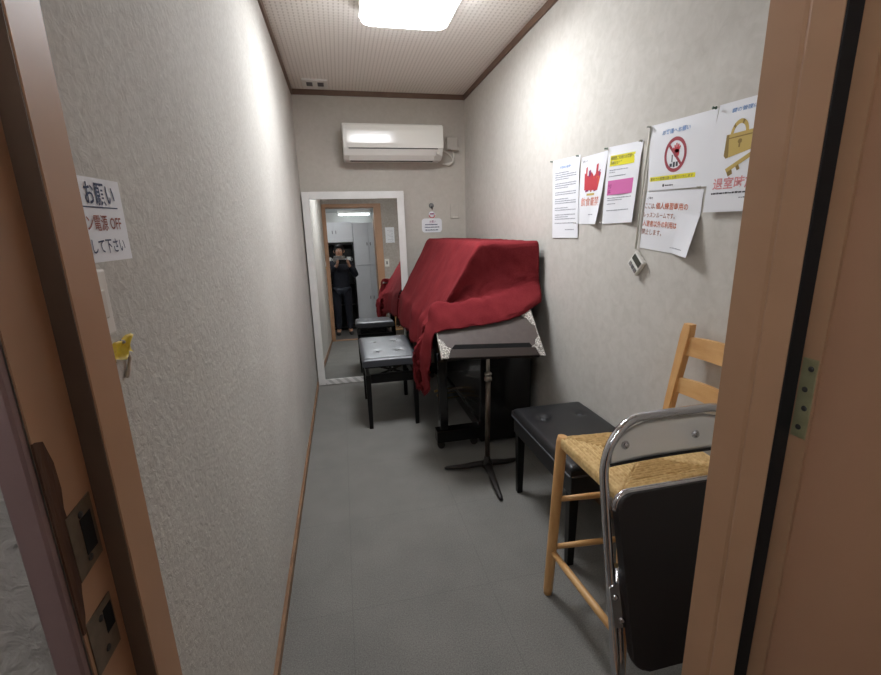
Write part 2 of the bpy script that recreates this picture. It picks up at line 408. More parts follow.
# ------------------------------------------------------------------ leaning mirror
am, ym = radians(3.5), radians(-.3)
nM = Vector((sin(ym)*cos(am), -cos(ym)*cos(am), sin(am))); pM = Vector((.1, 3.72, 0))
ux = Vector((cos(ym), sin(ym), 0)); uz = ux.cross(-nM) if ux.cross(-nM).z > 0 else -ux.cross(-nM); uz = uz.normalized()
def mm(u, v, h):   # u across, v up the glass, h towards the room; glass face at h = 0
    return pM + ux*(u-.1) + uz*v + nM*h
mi = thing('mirror', 'tall white framed mirror leaning in the left far corner', 'mirror', tuple(mm(.13, 0, 0)))
ML, MR, MT, FW = -.279, .54, 1.60, .058
bm = nb()
for (a0, a1, b0, b1) in ((ML, ML+FW, 0.004, MT), (MR-FW, MR, 0.004, MT), (ML+FW, MR-FW, MT-FW, MT)):
    prism(bm, [(a0, b0), (a1, b0), (a1, b1), (a0, b1)], -.03, .008, mm, bev=.002)
obj('frame', bm, WFRAME, mi)
bm = nb(); prism(bm, [(ML+FW, 0.004), (MR-FW, 0.004), (MR-FW, .05), (ML+FW, .05)], -.03, .008, mm, bev=.002)
obj('bottom_rail', bm, SLANT, mi)['label'] = 'bottom rail with slanting grooves'
bm = nb(); prism(bm, [(ML+FW-.004, .046), (MR-FW+.004, .046), (MR-FW+.004, MT-FW+.004), (ML+FW-.004, MT-FW+.004)], -.006, 0, mm); obj('glass', bm, MIRROR, mi)

# ------------------------------------------------------------------ things on the back wall
mpb = lambda u, v, h: (u, D-h, v)
h = thing('wall_hook', 'small grey round hook on the far wall above the notice', 'hook', (.793, D, 1.475))
bm = nb(); lathe(bm, [(.022, 0), (.022, .006), (.016, .012), (.004, .014)], (.795, D, 1.482), 20, AX_NY); obj('hook_base', bm, GREYP, h)
bm = nb(); tube(bm, [(.795, D-.01, 1.478), (.795, D-.022, 1.462), (.795, D-.03, 1.450), (.795, D-.034, 1.46)], .004, 8); obj('hook_arm', bm, DARKP, h)

def text_mesh(body, size, align='LEFT', bold=0.0):
    cu = bpy.data.curves.new('lettering_source', 'FONT'); cu.body = body; cu.size = size; cu.align_x = align
    cu.offset = bold*size; cu.resolution_u = 2
    o = bpy.data.objects.new('lettering_source', cu); COL.objects.link(o)
    dg = bpy.context.evaluated_depsgraph_get(); me = bpy.data.meshes.new_from_object(o.evaluated_get(dg))
    bpy.data.objects.remove(o); bpy.data.curves.remove(cu); return me
def put_text(bm, body, size, u, v, mp, mat, width=None, bold=.006, lift=.0006, xs=1.0):
    me = text_mesh(body, size, 'LEFT', bold)
    if not me.vertices: bpy.data.meshes.remove(me); return
    x0 = min(p.co.x for p in me.vertices); x1 = max(p.co.x for p in me.vertices)
    s = (width/(x1-x0)) if width else xs
    vs = [bm.verts.new(mp(u+(p.co.x-x0)*s, v+p.co.y, lift)) for p in me.vertices]
    for p in me.polygons:
        try:
            f = bm.faces.new([vs[i] for i in p.vertices]); f.material_index = IX[mat]
        except ValueError: pass
    bpy.data.meshes.remove(me)
def quad(bm, u0, u1, v0, v1, mp, mat, lift=.0004, n=1):
    for k in range(n):
        a, b = u0+(u1-u0)*k/n, u0+(u1-u0)*(k+1)/n
        f = bm.faces.new([bm.verts.new(mp(x, y, lift)) for x, y in ((a, v0), (b, v0), (b, v1), (a, v1))]); f.material_index = IX[mat]
def polyf(bm, pts, mp, mat, lift=.0005):
    f = bm.faces.new([bm.verts.new(mp(x, y, lift)) for x, y in pts]); f.material_index = IX[mat]
def ringf(bm, cx, cy, r0, r1, mp, mat, lift=.0006, n=36, sq=1.0):
    for k in range(n):
        a, b = 2*pi*k/n, 2*pi*(k+1)/n
        polyf(bm, [(cx+r0*cos(a), cy+r0*sin(a)*sq), (cx+r1*cos(a), cy+r1*sin(a)*sq), (cx+r1*cos(b), cy+r1*sin(b)*sq), (cx+r0*cos(b), cy+r0*sin(b)*sq)], mp, mat, lift)
def smalltext(bm, u0, u1, v, mp, mat, hgt=.0032, seed=0):
    # a line of print too small to read: broken strokes of uneven length
    r = random.Random(seed); u = u0
    while u < u1-.002:
        w = min(r.uniform(.003, .012), u1-u)
        quad(bm, u, u+w, v, v+hgt*r.uniform(.7, 1), mp, mat, .0005); u += w+r.uniform(.0008, .002)

bm = nb(); fcs = rrect(.705, .885, 1.255, 1.375, .028)
prism(bm, fcs, -0.001, .003, mpb)
mpn = lambda u, v, h: (u, D-.003-h, v)
put_text(bm, 'お願い', .022, .775, 1.340, mpn, INKDM, .055)
for i, (zz, a0, a1) in enumerate(((1.318,.735,.845), (1.296,.73,.86), (1.272,.735,.85))): smalltext(bm, a0, a1, zz, mpn, INKN, .009, i)
nt = obj('notice_card', bm, PAPERINK, None, (.795, D, 1.31)); tag(nt, 'white round-cornered notice with a red heading above the draped piano', 'notice')
bm = nb(); lathe(bm, [(.030, 0), (.030, .003), (.001, .0035)], (.797, D-.003, 1.405), 24, AX_NY, IX[PAPER])
mpr = lambda u, v, h: (u, D-.0068-h, v)
for k in range(14):
    aa, bb = pi+pi*k/14, pi+pi*(k+1)/14
    polyf(bm, [(.797+r*cos(x), 1.405+r*sin(x)) for r, x in ((.022, aa), (.029, aa), (.029, bb), (.022, bb))], mpr, INKRED)
quad(bm, .780, .814, 1.408, 1.418, mpr, INKDM)
ck = obj('round_tag', bm, PAPERINK, None, (.797, D, 1.405)); tag(ck, 'small round white tag with red lower rim between hook and notice', 'tag')
sp = thing('blank_plate', 'pale blank cover plate near the right corner of the far wall', 'cover plate', (1.0, D, 1.43))
bm = nb(); box(bm, .965, 1.05, D-.010, D+.001, 1.37, 1.50, .004); obj('plate', bm, WALL_B, sp)
bm = nb(); box(bm, .985, 1.03, D-.013, D-.009, 1.374, 1.386, .001); obj('plate_lip', bm, OFFW, sp)

# ------------------------------------------------------------------ posters on the right wall
def poster(name, label, TL, TR, BR, BL, curl, elems, cat='poster', side='R', size=(.21, .297)):
    # corner = (y, z); curl(u,v) gives the distance off the wall; elems(bm, mp, W, H) prints in metres from the lower left
    W, H = size; X = XR if side == 'R' else XL; sg = -1 if side == 'R' else 1
    TL, TR, BR, BL = [Vector(p) for p in (TL, TR, BR, BL)]
    def mp(x, y, lift):
        u, w = x/W, 1-y/H
        p = (TL*(1-u)+TR*u)*(1-w)+(BL*(1-u)+BR*u)*w
        return (X+sg*(.0004+curl(u, w)*min(1,w*6)+lift), p.x, p.y)
    bm = nb(); n = 20
    for lay, L in ((0, 0), (1, -.0006)):
        g = [[bm.verts.new(mp(W*i/n, H*j/n, L)) for i in range(n+1)] for j in range(n+1)]
        for j in range(n):
            for i in range(n):
                q = (g[j][i], g[j][i+1], g[j+1][i+1], g[j+1][i]); f = bm.faces.new(q if not lay else q[::-1]); f.smooth = True
    elems(bm, mp, W, H)
    c = (TL+BR)/2
    o = obj(name, bm, PAPERINK, None, (X, c.x, c.y), recalc=False)
    return tag(o, label, cat)
none = lambda u, v: .0
def e1(bm, mp, W, H):
    put_text(bm, '利用者の皆様へ', .011, .06, .262, mp, INKB, .09)
    rows = [.245,.237,.229,.221,.205,.197,.189,.172,.164,.147,.139,.131,.113,.105,.087,.079,.071,.055]
    for i, y in enumerate(rows): smalltext(bm, .022, .19 if i % 3 else .13, y, mp, INKG, .004, i)
    smalltext(bm, .11, .18, .03, mp, INKG, .004, 77)
poster('notice_sheet', 'white sheet of small black print, leftmost on the right wall', (2.242,1.607), (1.965,1.595), (1.95,1.222), (2.213,1.219), lambda u, v: .012*max(0, u-.6)*(1-v)+.004*v, e1)
def e2(bm, mp, W, H):
    put_text(bm, 'お知らせ', .009, .015, .272, mp, INKK, .04)
    r = random.Random(3)
    # red and orange drinks-and-snacks drawing: glass, bottle, bowl, cutlery
    polyf(bm, [(.045,.15),(.165,.145),(.178,.215),(.15,.225),(.12,.205),(.10,.225),(.07,.21),(.04,.225)], mp, INKRED, .0004)
    for x, y, w, hh, m in ((.05,.2,.014,.05,INKRED),(.075,.205,.02,.03,INKDM),(.135,.205,.018,.05,INKRED),(.162,.2,.01,.03,INKDM),(.06,.16,.03,.03,INKO),(.10,.17,.03,.03,INKO),(.14,.165,.028,.04,INKO),(.055,.14,.03,.02,INKDM),(.10,.138,.012,.03,INKO),(.13,.14,.03,.022,INKDM),(.09,.20,.02,.02,INKRED)):
        polyf(bm, [(x, y), (x+w, y+.004), (x+w*.9, y+hh), (x+w*.1, y+hh-.004)], mp, m, .0007)
    quad(bm, .07, .14, .125, .134, mp, INKGD)
    put_text(bm, '飲食厳禁', .042, .025, .083, mp, INKO, .165, .0)
    smalltext(bm, .10, .15, .04, mp, INKG, .004, 5)
poster('notice_sheet', 'white poster with a red drawing over large orange characters', (1.952,1.580), (1.742,1.577), (1.775,1.283), (1.962,1.287), lambda u, v: .002+.03*max(0, u-.55)*v*v*1.6, e2)
def e3(bm, mp, W, H):
    quad(bm, .02, .175, .222, .262, mp, INKY)
    put_text(bm, '練習室ご利用のお客様へ', .015, .026, .246, mp, INKK, .14); put_text(bm, 'お知らせとお願い', .015, .026, .228, mp, INKK, .10)
    for i, (y, b) in enumerate(((.205,.14), (.197,.06), (.182,.13))): smalltext(bm, .022, b, y, mp, INKG, .004, i+20)
    quad(bm, .018, .182, .112, .168, mp, INKM)
    put_text(bm, '9:00〜', .024, .024, .138, mp, INKDM, .045); put_text(bm, '厳守', .015, .08, .148, mp, INKDM, .022)
    for i, y in enumerate((.120,.127)): smalltext(bm, .024, .178, y, mp, INKDM, .005, i+30)
    for i, (y, b) in enumerate(((.098,.18), (.090,.12), (.076,.08), (.050,.17))): smalltext(bm, .024, b, y, mp, INKG, .004, i+40)
poster('notice_sheet', 'white notice with a yellow banner and a magenta block', (1.738,1.588), (1.520,1.575), (1.530,1.287), (1.753,1.283), lambda u, v: .003+.03*v*abs(u-.5)*u, e3)
def e4(bm, mp, W, H):
    put_text(bm, 'お客様へお願い', .016, .065, .172, mp, INKB, .13, .006)
    cx, cy = .135, .105
    ringf(bm, cx, cy, .042, .053, mp, INKMR)
    for k in range(5):   # fingers of the red hand
        a = radians(60+k*18); polyf(bm, [(cx+.008+x*cos(a)-y*sin(a), cy+x*sin(a)+y*cos(a)) for x, y in ((.006,-.003), (.034-.003*abs(k-2),-.003), (.034-.003*abs(k-2),.003), (.006,.003))], mp, INKRED, .0005)
    ringf(bm, cx+.006, cy+.004, .0, .013, mp, INKRED, .0005, 16)
    for x, y, w, hh in ((-.024,-.036,.012,.010), (-.008,-.038,.010,.016), (.006,-.036,.010,.014), (-.016,-.022,.005,.022)): quad(bm, cx+x, cx+x+w, cy+y, cy+y+hh, mp, INKK, .0005)
    d = .707; polyf(bm, [(cx-.047*d-.0045*d, cy+.047*d-.0045*d), (cx+.047*d-.0045*d, cy-.047*d-.0045*d), (cx+.047*d+.0045*d, cy-.047*d+.0045*d), (cx-.047*d+.0045*d, cy+.047*d+.0045*d)], mp, INKMR, .0008)
    quad(bm, .012, .235, .030, .044, mp, INKY); put_text(bm, '室内での喫煙は固くお断りいたします', .0105, .016, .0325, mp, INKK, .21)
    ringf(bm, .086, .014, 0, .005, mp, INKK, .0006, 14); smalltext(bm, .095, .135, .0115, mp, INKK, .005, 9)
poster('no_smoking_sign', 'white landscape sign with a red prohibition circle above a yellow line', (1.482,1.614), (1.191,1.601), (1.191,1.385), (1.472,1.394), lambda u, v: .004, e4, 'sign', 'R', (.297, .21))
def e5(bm, mp, W, H):
    put_text(bm, 'ご案内', .009, .012, .192, mp, INKK, .03)
    put_text(bm, 'ここは、', .024, .004, .157, mp, INKBR, .060); put_text(bm, '個人練習専用の', .026, .067, .157, mp, INKO, .170, .008)
    put_text(bm, 'レッスンルームです。', .022, .002, .124, mp, INKBR, .175)
    put_text(bm, '入室者以外の利用は', .025, .002, .090, mp, INKO, .19, .008)
    put_text(bm, '禁止します。', .024, .002, .058, mp, INKBR, .115)
    smalltext(bm, .17, .25, .018, mp, INKG, .004, 4)
poster('notice_sheet', 'white sheet with orange text below the red prohibition sign', (1.478,1.398), (1.213,1.378), (1.215,1.170), (1.494,1.192), lambda u, v: .002+.10*max(0, u-.62)*max(0, v-.35)*1.5, e5, 'poster', 'R', (.297, .225))
def e6(bm, mp, W, H):
    put_text(bm, '鍵の管理について', .013, .045, .268, mp, INKB, .12)
    mq = lambda x, y, l: mp((x-.09)*.78+.085, (y-.16)*.80+.172, l)
    # padlock
    for k in range(14):
        a, b = radians(-5+190*k/14), radians(-5+190*(k+1)/14)
        polyf(bm, [(.085+r*cos(t)*.9, .205+r*sin(t)*1.25) for r, t in ((.026, a), (.038, a), (.038, b), (.026, b))], mq, INKGD if k % 5 else INKDG, .0005)
    polyf(bm, [(.036,.207), (.135,.212), (.142,.158), (.138,.148), (.045,.128), (.036,.138)], mq, INKGD, .0006)
    polyf(bm, [(.036,.207), (.046,.207), (.055,.132), (.045,.128), (.036,.138)], mq, INKDG, .0007)
    polyf(bm, [(.045,.196), (.134,.200), (.134,.196), (.045,.192)], mq, INKDG, .0007)
    ringf(bm, .092, .180, 0, .008, mq, INKDG, .0008, 14); quad(bm, .089, .095, .160, .176, mq, INKDG, .0008)
    # key
    polyf(bm, [(.05,.092), (.058,.080), (.165,.135), (.16,.150)], mq, INKGD, .0006); ringf(bm, .165, .143, .007, .02, mq, INKGD, .0006, 18)
    polyf(bm, [(.058,.080), (.066,.066), (.082,.074), (.076,.090)], mq, INKDG, .0007); polyf(bm, [(.09,.097), (.098,.083), (.108,.088), (.1,.104)], mq, INKDG, .0007)
    put_text(bm, '退室時施錠', .034, .022, .066, mp, INKPK, .165, .02)
    smalltext(bm, .02, .19, .050, mp, INKK, .005, 3); smalltext(bm, .11, .16, .036, mp, INKG, .004, 4)
poster('notice_sheet', 'white poster with a gold padlock and key beside the doorway', (1.186,1.607), (.955,1.597), (.962,1.305), (1.19,1.308), lambda u, v: .006+.01*v, e6)
def e7(bm, mp, W, H):
    put_text(bm, 'お願い', .030, .078, .072, mp, INKN, .078, .012); quad(bm, .055, .16, .066, .0675, mp, INKN, .0006)
    put_text(bm, 'エアコン電源 OFF', .021, .012, .040, mp, INKR, .150, .008)
    put_text(bm, 'にして下さい', .020, .050, .012, mp, INKN, .110, .008)
poster('small_sign', 'small white sign with navy and red characters on the left wall', (.545,1.350), (.708,1.354), (.7095,1.252), (.545,1.252), none, e7, 'sign', 'L', (.178, .102))
# poster seen in the mirror, on the doorway wall
def flat_sheet(name, label, x0, x1, z0, z1, y):
    bm = nb(); n = 6
    mp = lambda u, v, l: (x1-u, y-.0004+l, z0+v)
    prism(bm, [(0, 0), (x1-x0, 0), (x1-x0, z1-z0), (0, z1-z0)], 0, .001, mp)
    for i in range(9): smalltext(bm, .02, (x1-x0)-.03-.03*(i % 3), (z1-z0)-.05-.024*i, lambda u, v, l: mp(u, v, l+.0012), INKG, .005, i+60)
    return tag(obj(name, bm, PAPERINK, None, ((x0+x1)/2, y, (z0+z1)/2)), label, 'poster')
flat_sheet('notice_sheet', 'pale sheet beside the door frame, seen reflected in the mirror', .66, .80, 1.50, 1.74, YF)
lsw = thing('light_switch', 'white light switch beside the doorway, reflected in the mirror', 'light switch', (.655, YF, 1.19))
bm = nb(); box(bm, .62, .69, YF, YF+.008, 1.13, 1.25, .003); obj('switch_plate', bm, WHITEP, lsw)
bm = nb(); box(bm, .642, .668, YF+.007, YF+.012, 1.165, 1.215, .002); obj('rocker', bm, GREYP, lsw)

# push pins
bm = nb(); lathe(bm, [(.0045, 0), (.0045, .0015), (.0028, .003), (.0024, .008), (.0042, .010), (.0040, .0115), (.001, .012)], (XR-.003, 2.240, 1.603), 12, AX_NX)
pin = obj('push_pin', bm, PINM, None, (XR, 2.240, 1.603)); tag(pin, 'push pin at the outer top corner of the leftmost sheet', 'push pin', 'push pins on the right wall')
for (y, z, dx, m, lb) in ((1.958,1.588,-.012,PINM,'push pin between the small-print sheet and the red drawing poster'), (1.741,1.583,-.004,PINM,'push pin between the red drawing poster and the yellow banner notice'), (1.523,1.573,-.003,PINW,'pale push pin at the right top corner of the yellow banner notice'),
                      (1.478,1.610,-.008,PINW,'pale push pin holding the white cord and the prohibition sign'), (1.187,1.600,-.010,PINM,'push pin between the prohibition sign and the padlock poster'), (1.960,1.292,-.008,PINW,'pale push pin at the foot of the red drawing poster'), (1.745,1.288,-.006,PINW,'pale push pin at the foot of the yellow banner notice'), (1.218,1.384,-.007,PINW,'pale push pin under the prohibition sign, by the padlock poster')):
    c = pin.copy(); c.data = pin.data.copy(); c.data.materials[0] = m; COL.objects.link(c); c.location = (XR+dx, y, z); c['label'] = lb

# cord and timer
bm = nb(); tube(bm, [(XR-.006, 1.480, 1.612), (XR-.008, 1.492, 1.45), (XR-.008, 1.503, 1.30), (XR-.010, 1.505, 1.186)], .0035, 8)
tag(obj('hanging_cord', bm, CORD, None, (XR, 1.49, 1.612)), 'white cord hanging down the wall to the small timer', 'cord')
TM = Matrix.Translation((XR, 1.490, 1.134)) @ Matrix.Rotation(radians(42), 4, 'X')
tm = thing('kitchen_timer', 'small white digital timer hanging askew on the right wall', 'timer', (XR, 1.490, 1.134))
def tb(x0, x1, y0, y1, z0, z1, b): 
    bm = nb(); box(bm, x0, x1, y0, y1, z0, z1, b, mat=TM); return bm
obj('case', tb(-.020, -.004, -.034, .034, -.034, .034, .004), WHITEP, tm)
obj('screen', tb(-.0215, -.019, -.027, .027, .002, .026, .0006), LCD, tm)
for k in range(3): obj('button', tb(-.0225, -.019, -.027+k*.019, -.012+k*.019, -.026, -.010, .001), GREYP, tm)
obj('magnet', tb(-.004, .001, -.012, .012, -.012, .012, 0), DARKP, tm)

# left wall switch and yellow tape
sw = thing('light_switch', 'white switch plate on the left wall, half hidden by the door frame', 'light switch', (XL, .60, 1.21))
bm = nb(); box(bm, XL, XL+.008, .545, .612, 1.165, 1.245, .003); obj('switch_plate', bm, WHITEP, sw)
bm = nb(); box(bm, XL+.007, XL+.011, .562, .597, 1.187, 1.222, .002); obj('rocker', bm, OFFW, sw)
bm = nb()
g = []
for j in range(6):
    row = []
    for i in range(9):
        u, w = i/8, j/5
        row.append(bm.verts.new((XL+.002+.007*sin(u*5+w*2)**2+.003*w*u, .598+.052*u-.008*w, 1.156-.022*w-.010*abs(u-.65)+.004*sin(u*9))))
    g.append(row)
for j in range(5):
    for i in range(8): bm.faces.new((g[j][i], g[j][i+1], g[j+1][i+1], g[j+1][i]))
bmesh.ops.solidify(bm, geom=bm.faces[:], thickness=.0015)
yt = obj('yellow_tag', bm, YEL, None, (XL, .63, 1.15), smooth=True); tag(yt, 'crumpled yellow tag on the left wall below the small sign', 'tag')
bm = nb(); lathe(bm, [(.003, 0), (.003, .004), (.001, .006)], (XL, .630, 1.149), 10, AX_PX)
tag(obj('push_pin', bm, PINW, None, (XL, .630, 1.149)), 'push pin holding the yellow tag on the left wall', 'push pin')
bm = nb(); tube(bm, [(XL+.002, .636, 1.142), (XL+.004, .638, 1.125), (XL+.003, .632, 1.112), (XL+.003, .622, 1.104)], .0025, 8)
tag(obj('hanging_cord', bm, OFFW, None, (XL, .64, 1.15)), 'short grey cord hanging under the yellow tag', 'cord')

# ------------------------------------------------------------------ upright piano
p = thing('upright_piano', 'black upright piano under the red cloth against the right wall', 'piano', (.78, 3.0, 0))
PY0, PY1, PB, PT = 2.335, 3.70, 1.055, 1.185
def pb(name, dims, mat=PIANO, bev=.004, par=None): return bx(name, dims, mat, par or p, bev)
for y in (PY0, PY1-.04): pb('side_panel', (.735, PB, y, y+.04, .02, PT-.03))
pb('top_lid', (.72, PB+.003, PY0-.004, PY1+.004, PT-.03, PT))
pb('upper_panel', (.755, .775, PY0+.04, PY1-.04, .78, PT-.03))
pb('lower_panel', (.755, .775, PY0+.04, PY1-.04, .12, .62))
pb('back_board', (PB-.03, PB, PY0+.04, PY1-.04, .05, PT-.03))
pb('bottom_board', (.745, PB-.03, PY0+.04, PY1-.04, .05, .12))
pb('key_bed', (.475, .754, PY0, PY1, .60, .665))
for y in (PY0, PY1-.05): pb('key_arm', (.485, .734, y, y+.05, .665, .735))
pb('fallboard', (.49, .754, PY0+.05, PY1-.05, .7, .73))
pb('key_slip', (.478, .488, PY0+.05, PY1-.05, .665, .70))
bm = nb(); box(bm, .50, .64, PY0+.07, PY1-.07, .666, .69); obj('keyboard', bm, IVORY, p)
for y in (PY0+.012, PY1-.062):
    lg = pb('leg', (.490, .540, y, y+.05, .12, .60)); pb('toe_block', (.468, .734, y-.012, y+.062, .045, .12))
    for x in (.495, .70):
        bm = nb(); tube(bm, [(x, y+.005, .022), (x, y+.045, .022)], .022, 16)
        obj('caster', bm, BASEM, p)
        bx('caster_fork', (x-.008, x+.008, y+.021, y+.029, .03, .05), BASEM, p)
for k, y in enumerate((2.93, 3.02, 3.11)):
    bm = nb(); tube(bm, [(.76, y, .09), (.66, y, .085), (.61, y, .075)], [.008, .012, .018], 10, flat=.35); obj('pedal', bm, BRASS, p)
bm = nb(); tube(bm, [(.565, 2.41, .34), (.60, 2.40, .36), (.64, 2.39, .355)], .006, 8); tube(bm, [(.60, 2.40, .36), (.65, 2.40, .30), (.74, 2.42, .25)], .004, 8)
obj('lower_bracket', bm, POLE, p)

# ------------------------------------------------------------------ red cloth
def catmull(p0, p1, p2, p3, t):
    return .5*((2*p1)+(p2-p0)*t+(2*p0-5*p1+4*p2-p3)*t*t+(3*p1-p0-3*p2+p3)*t*t*t)
def lerpc(rows, N):      # resample list of vectors with catmull-rom
    out = []; n = len(rows)
    for i in range(n-1):
        for k in range(N):
            t = k/N; g = lambda j: rows[min(max(j, 0), n-1)]
            out.append(catmull(g(i-1), g(i), g(i+1), g(i+2), t))
    out.append(rows[-1]); return out
V = Vector
def prof(y, hem, dx=0):
    return [V((1.062, y, 1.198)), V((.92, y, 1.200)), V((.76, y, 1.203)), V((.715, y, 1.190)), V((.65, y, 1.075)), V((.57, y, .935)), V((.492+dx*.3, y, .795)), V((.462+dx, y, .742)), V((.448+dx, y, .66)), V((.440+dx, y, .66-(.66-hem)*.5)), V((.436+dx, y, hem))]
tilt = radians(45); DB = V((0, 2.0, .655)); du = V((0, cos(tilt), sin(tilt))); dn = V((0, -sin(tilt), cos(tilt)))
def dm(u, v, h): return V((u, -(u-.70)*.08, -(u-.70)*.035))+DB+du*v+dn*h
rows = [prof(3.712, .56), prof(3.66, .56), prof(3.4, .55, -.012), prof(3.15, .57, .006), prof(2.95, .56, -.016), prof(2.78, .55, .008), prof(2.65, .54, -.022), prof(2.56, .53, .004), prof(2.48, .50, -.034), prof(2.41, .475, -.004), prof(2.355, .455, -.030)]
# corner and the flap over the end, towards the viewer
rows += [
 [V((1.063,2.318,1.196)), V((.92,2.318,1.197)), V((.765,2.318,1.198)), V((.712,2.312,1.187)), V((.643,2.302,1.075)), V((.562,2.295,.94)), V((.482,2.292,.805)), V((.425,2.305,.742)), V((.382,2.315,.66)), V((.362,2.325,.55)), V((.370,2.33,.455))],
 [V((1.066,2.300,1.165)), V((.92,2.300,1.165)), V((.785,2.303,1.165)), V((.722,2.290,1.165)), V((.640,2.275,1.06)), V((.555,2.262,.935)), V((.475,2.255,.808)), V((.412,2.268,.742)), V((.360,2.280,.66)), V((.345,2.29,.55)), V((.362,2.295,.44))],
 [V((1.066,2.294,1.06)), V((.93,2.302,1.06)), V((.80,2.312,1.05)), V((.735,2.305,1.04)), V((.662,2.300,.985)), V((.575,2.285,.90)), V((.482,2.258,.805)), V((.415,2.25,.738)), V((.368,2.258,.66)), V((.356,2.265,.55)), V((.375,2.265,.43))],
 [V((1.066,2.290,.995)), V((.93,2.290,.965)), V((.80,2.286,.94)), V((.725,2.280,.92)), V((.655,2.268,.905)), V((.575,2.25,.885)), V((.488,2.228,.82)), V((.420,2.228,.745)), V((.388,2.235,.66)), V((.380,2.24,.55)), V((.392,2.235,.425))],
 [V((1.066,2.268,.945)), V((.93,2.245,.925)), V((.80,2.225,.910)), V((.715,2.222,.905)), V((.635,2.224,.903)), V((.560,2.222,.890)), dm(.452,.318,.020), V((.408,2.212,.80)), V((.378,2.212,.68)), V((.370,2.215,.56)), V((.382,2.208,.43))],
 [V((1.06,2.240,.905)), dm(.92,.278,.016), dm(.79,.252,.016), dm(.70,.242,.018), dm(.612,.234,.020), dm(.535,.230,.024), dm(.442,.224,.020), V((.406,2.172,.775)), V((.386,2.175,.66)), V((.380,2.185,.56)), V((.388,2.185,.445))],
 [V((1.05,2.226,.872)), dm(.91,.246,.010), dm(.79,.203,.010), dm(.70,.186,.010), dm(.612,.173,.011), dm(.535,.163,.012), dm(.447,.152,.010), dm(.424,.140,-.008), V((.410,2.128,.67)), V((.406,2.142,.57)), V((.402,2.155,.475))],
]
up_rows = [lerpc(r, 7) for r in rows]
NC = len(up_rows[0])
cols = [lerpc([r[c] for r in up_rows], 7) for c in range(NC)]
NR = len(cols[0])
P = [[cols[c][r].copy() for c in range(NC)] for r in range(NR)]
ce = 11*7-7
for r in range(NR):
    for c in range(NC):
        q = P[r][c]; s = c/(NC-1)
        a = P[min(r+1, NR-1)][c]-P[max(r-1, 0)][c]; b = P[r][min(c+1, NC-1)]-P[r][max(c-1, 0)]
        nrm = a.cross(b)
        if nrm.length < 1e-9: continue
        nrm.normalize()
        if nrm.x > .3 or nrm.z < -.3: nrm = -nrm
        d = .006*noise.noise(V((q.x*6, q.y*5, q.z*6))) + .003*noise.noise(V((q.x*17, q.y*14, q.z*17)))
        if .35 < s < .68: d += .0025*sin(q.y*15+q.z*5)*sin((s-.35)/.33*pi)
        if r > ce: d += .004*sin(q.x*50+q.z*34)*min(1, (r-ce)/20)
        if s > .66: d += .009*sin(r*.36+s*3)*min(1, (s-.66)/.2)*(1 if r < ce+22 else .5)
        if s > .5:
            k_ = min(1, (s-.5)/.25)
            for r0, am_, wd in ((36, .018, 2.6), (57, .034, 2.2), (72, .040, 2.2), (93, .026, 2.6)): d -= am_*k_*math.exp(-((r-r0)/wd)**2)
        if r > ce+10 and .06 < s < .29:
            d += .010*math.exp(-((q.x-(.765-.12*max(0, 1.18-q.z)/.3))/.016)**2)*min(1, max(0, (q.z-.90)/.1))*min(1, max(0, (1.15-q.z)/.06))
        # pressed fold creases
        for yc in (2.72, 3.2): d += .004*math.exp(-((q.y-yc)/.012)**2)*(1 if s < .66 else 0)
        P[r][c] = q+nrm*(abs(d) if s < .3 else d+.004)
bm = nb()
vv = [[bm.verts.new(P[r][c]) for c in range(NC)] for r in range(NR)]
for r in range(NR-1):
    for c in range(NC-1):
        bm.faces.new((vv[r][c], vv[r+1][c], vv[r+1][c+1], vv[r][c+1])).smooth = True
bmesh.ops.recalc_face_normals(bm, faces=bm.faces[:])
cl = thing('piano_cover', 'red fringed cloth draped over the piano and onto the music stand', 'cloth', (.75, 2.9, 1.2))
cb = obj('cloth', bm, CLOTH, cl, smooth=True)
sm = cb.modifiers.new('thickness', 'SOLIDIFY'); sm.thickness = .003; sm.offset = 1
bm = nb()
for r in range(0, NR-1):
    for k in range(3):
        q = P[r][NC-1].lerp(P[r+1][NC-1], k/3)
        L = R.uniform(.014, .026); dx, dy = R.uniform(-.004, .004), R.uniform(-.005, .005)
        tube(bm, [q+V((0,0,.002)), q+V((dx*.5, dy*.5, -L*.5)), q+V((dx, dy, -L))], [.0016, .002, .0007], 5)
obj('fringe', bm, CLOTH, cl)

# ------------------------------------------------------------------ piano bench (left)
def tufted(bm, x0, x1, y0, y1, z0, z1, buttons, crown=.010, n=36, dip=.012, rr=.018):
    g = []
    for j in range(n+1):
        row = []
        for i in range(n+1):
            u, w = i/n, j/n; x, y = x0+(x1-x0)*u, y0+(y1-y0)*w
            ed = min(u*(x1-x0), (1-u)*(x1-x0), w*(y1-y0), (1-w)*(y1-y0))
            z = z1-crown+crown*(1-(2*u-1)**4)*(1-(2*w-1)**4)
            if ed < rr: z -= (rr-math.sqrt(max(0, rr*rr-(rr-ed)**2)))*.7
            for bx_, by_ in buttons: z -= dip*math.exp(-((x-bx_)**2+(y-by_)**2)/(.022**2))
            row.append(bm.verts.new((x, y, z)))
        g.append(row)
    for j in range(n):
        for i in range(n): bm.faces.new((g[j][i], g[j][i+1], g[j+1][i+1], g[j+1][i])).smooth = True
    rim = [g[0][i] for i in range(n)]+[g[j][n] for j in range(n)]+[g[n][i] for i in range(n, 0, -1)]+[g[j][0] for j in range(n, 0, -1)]
    low = [bm.verts.new((v.co.x, v.co.y, z0)) for v in rim]; N = len(rim)
    for k in range(N): bm.faces.new((rim[k], low[k], low[(k+1) % N], rim[(k+1) % N]))
    bm.faces.new(low)
bn = thing('piano_bench', 'black adjustable piano bench with a square tufted seat by the piano', 'bench', (.26, 3.03, 0))
BX0, BX1, BY0, BY1 = .075, .440, 2.715, 3.345
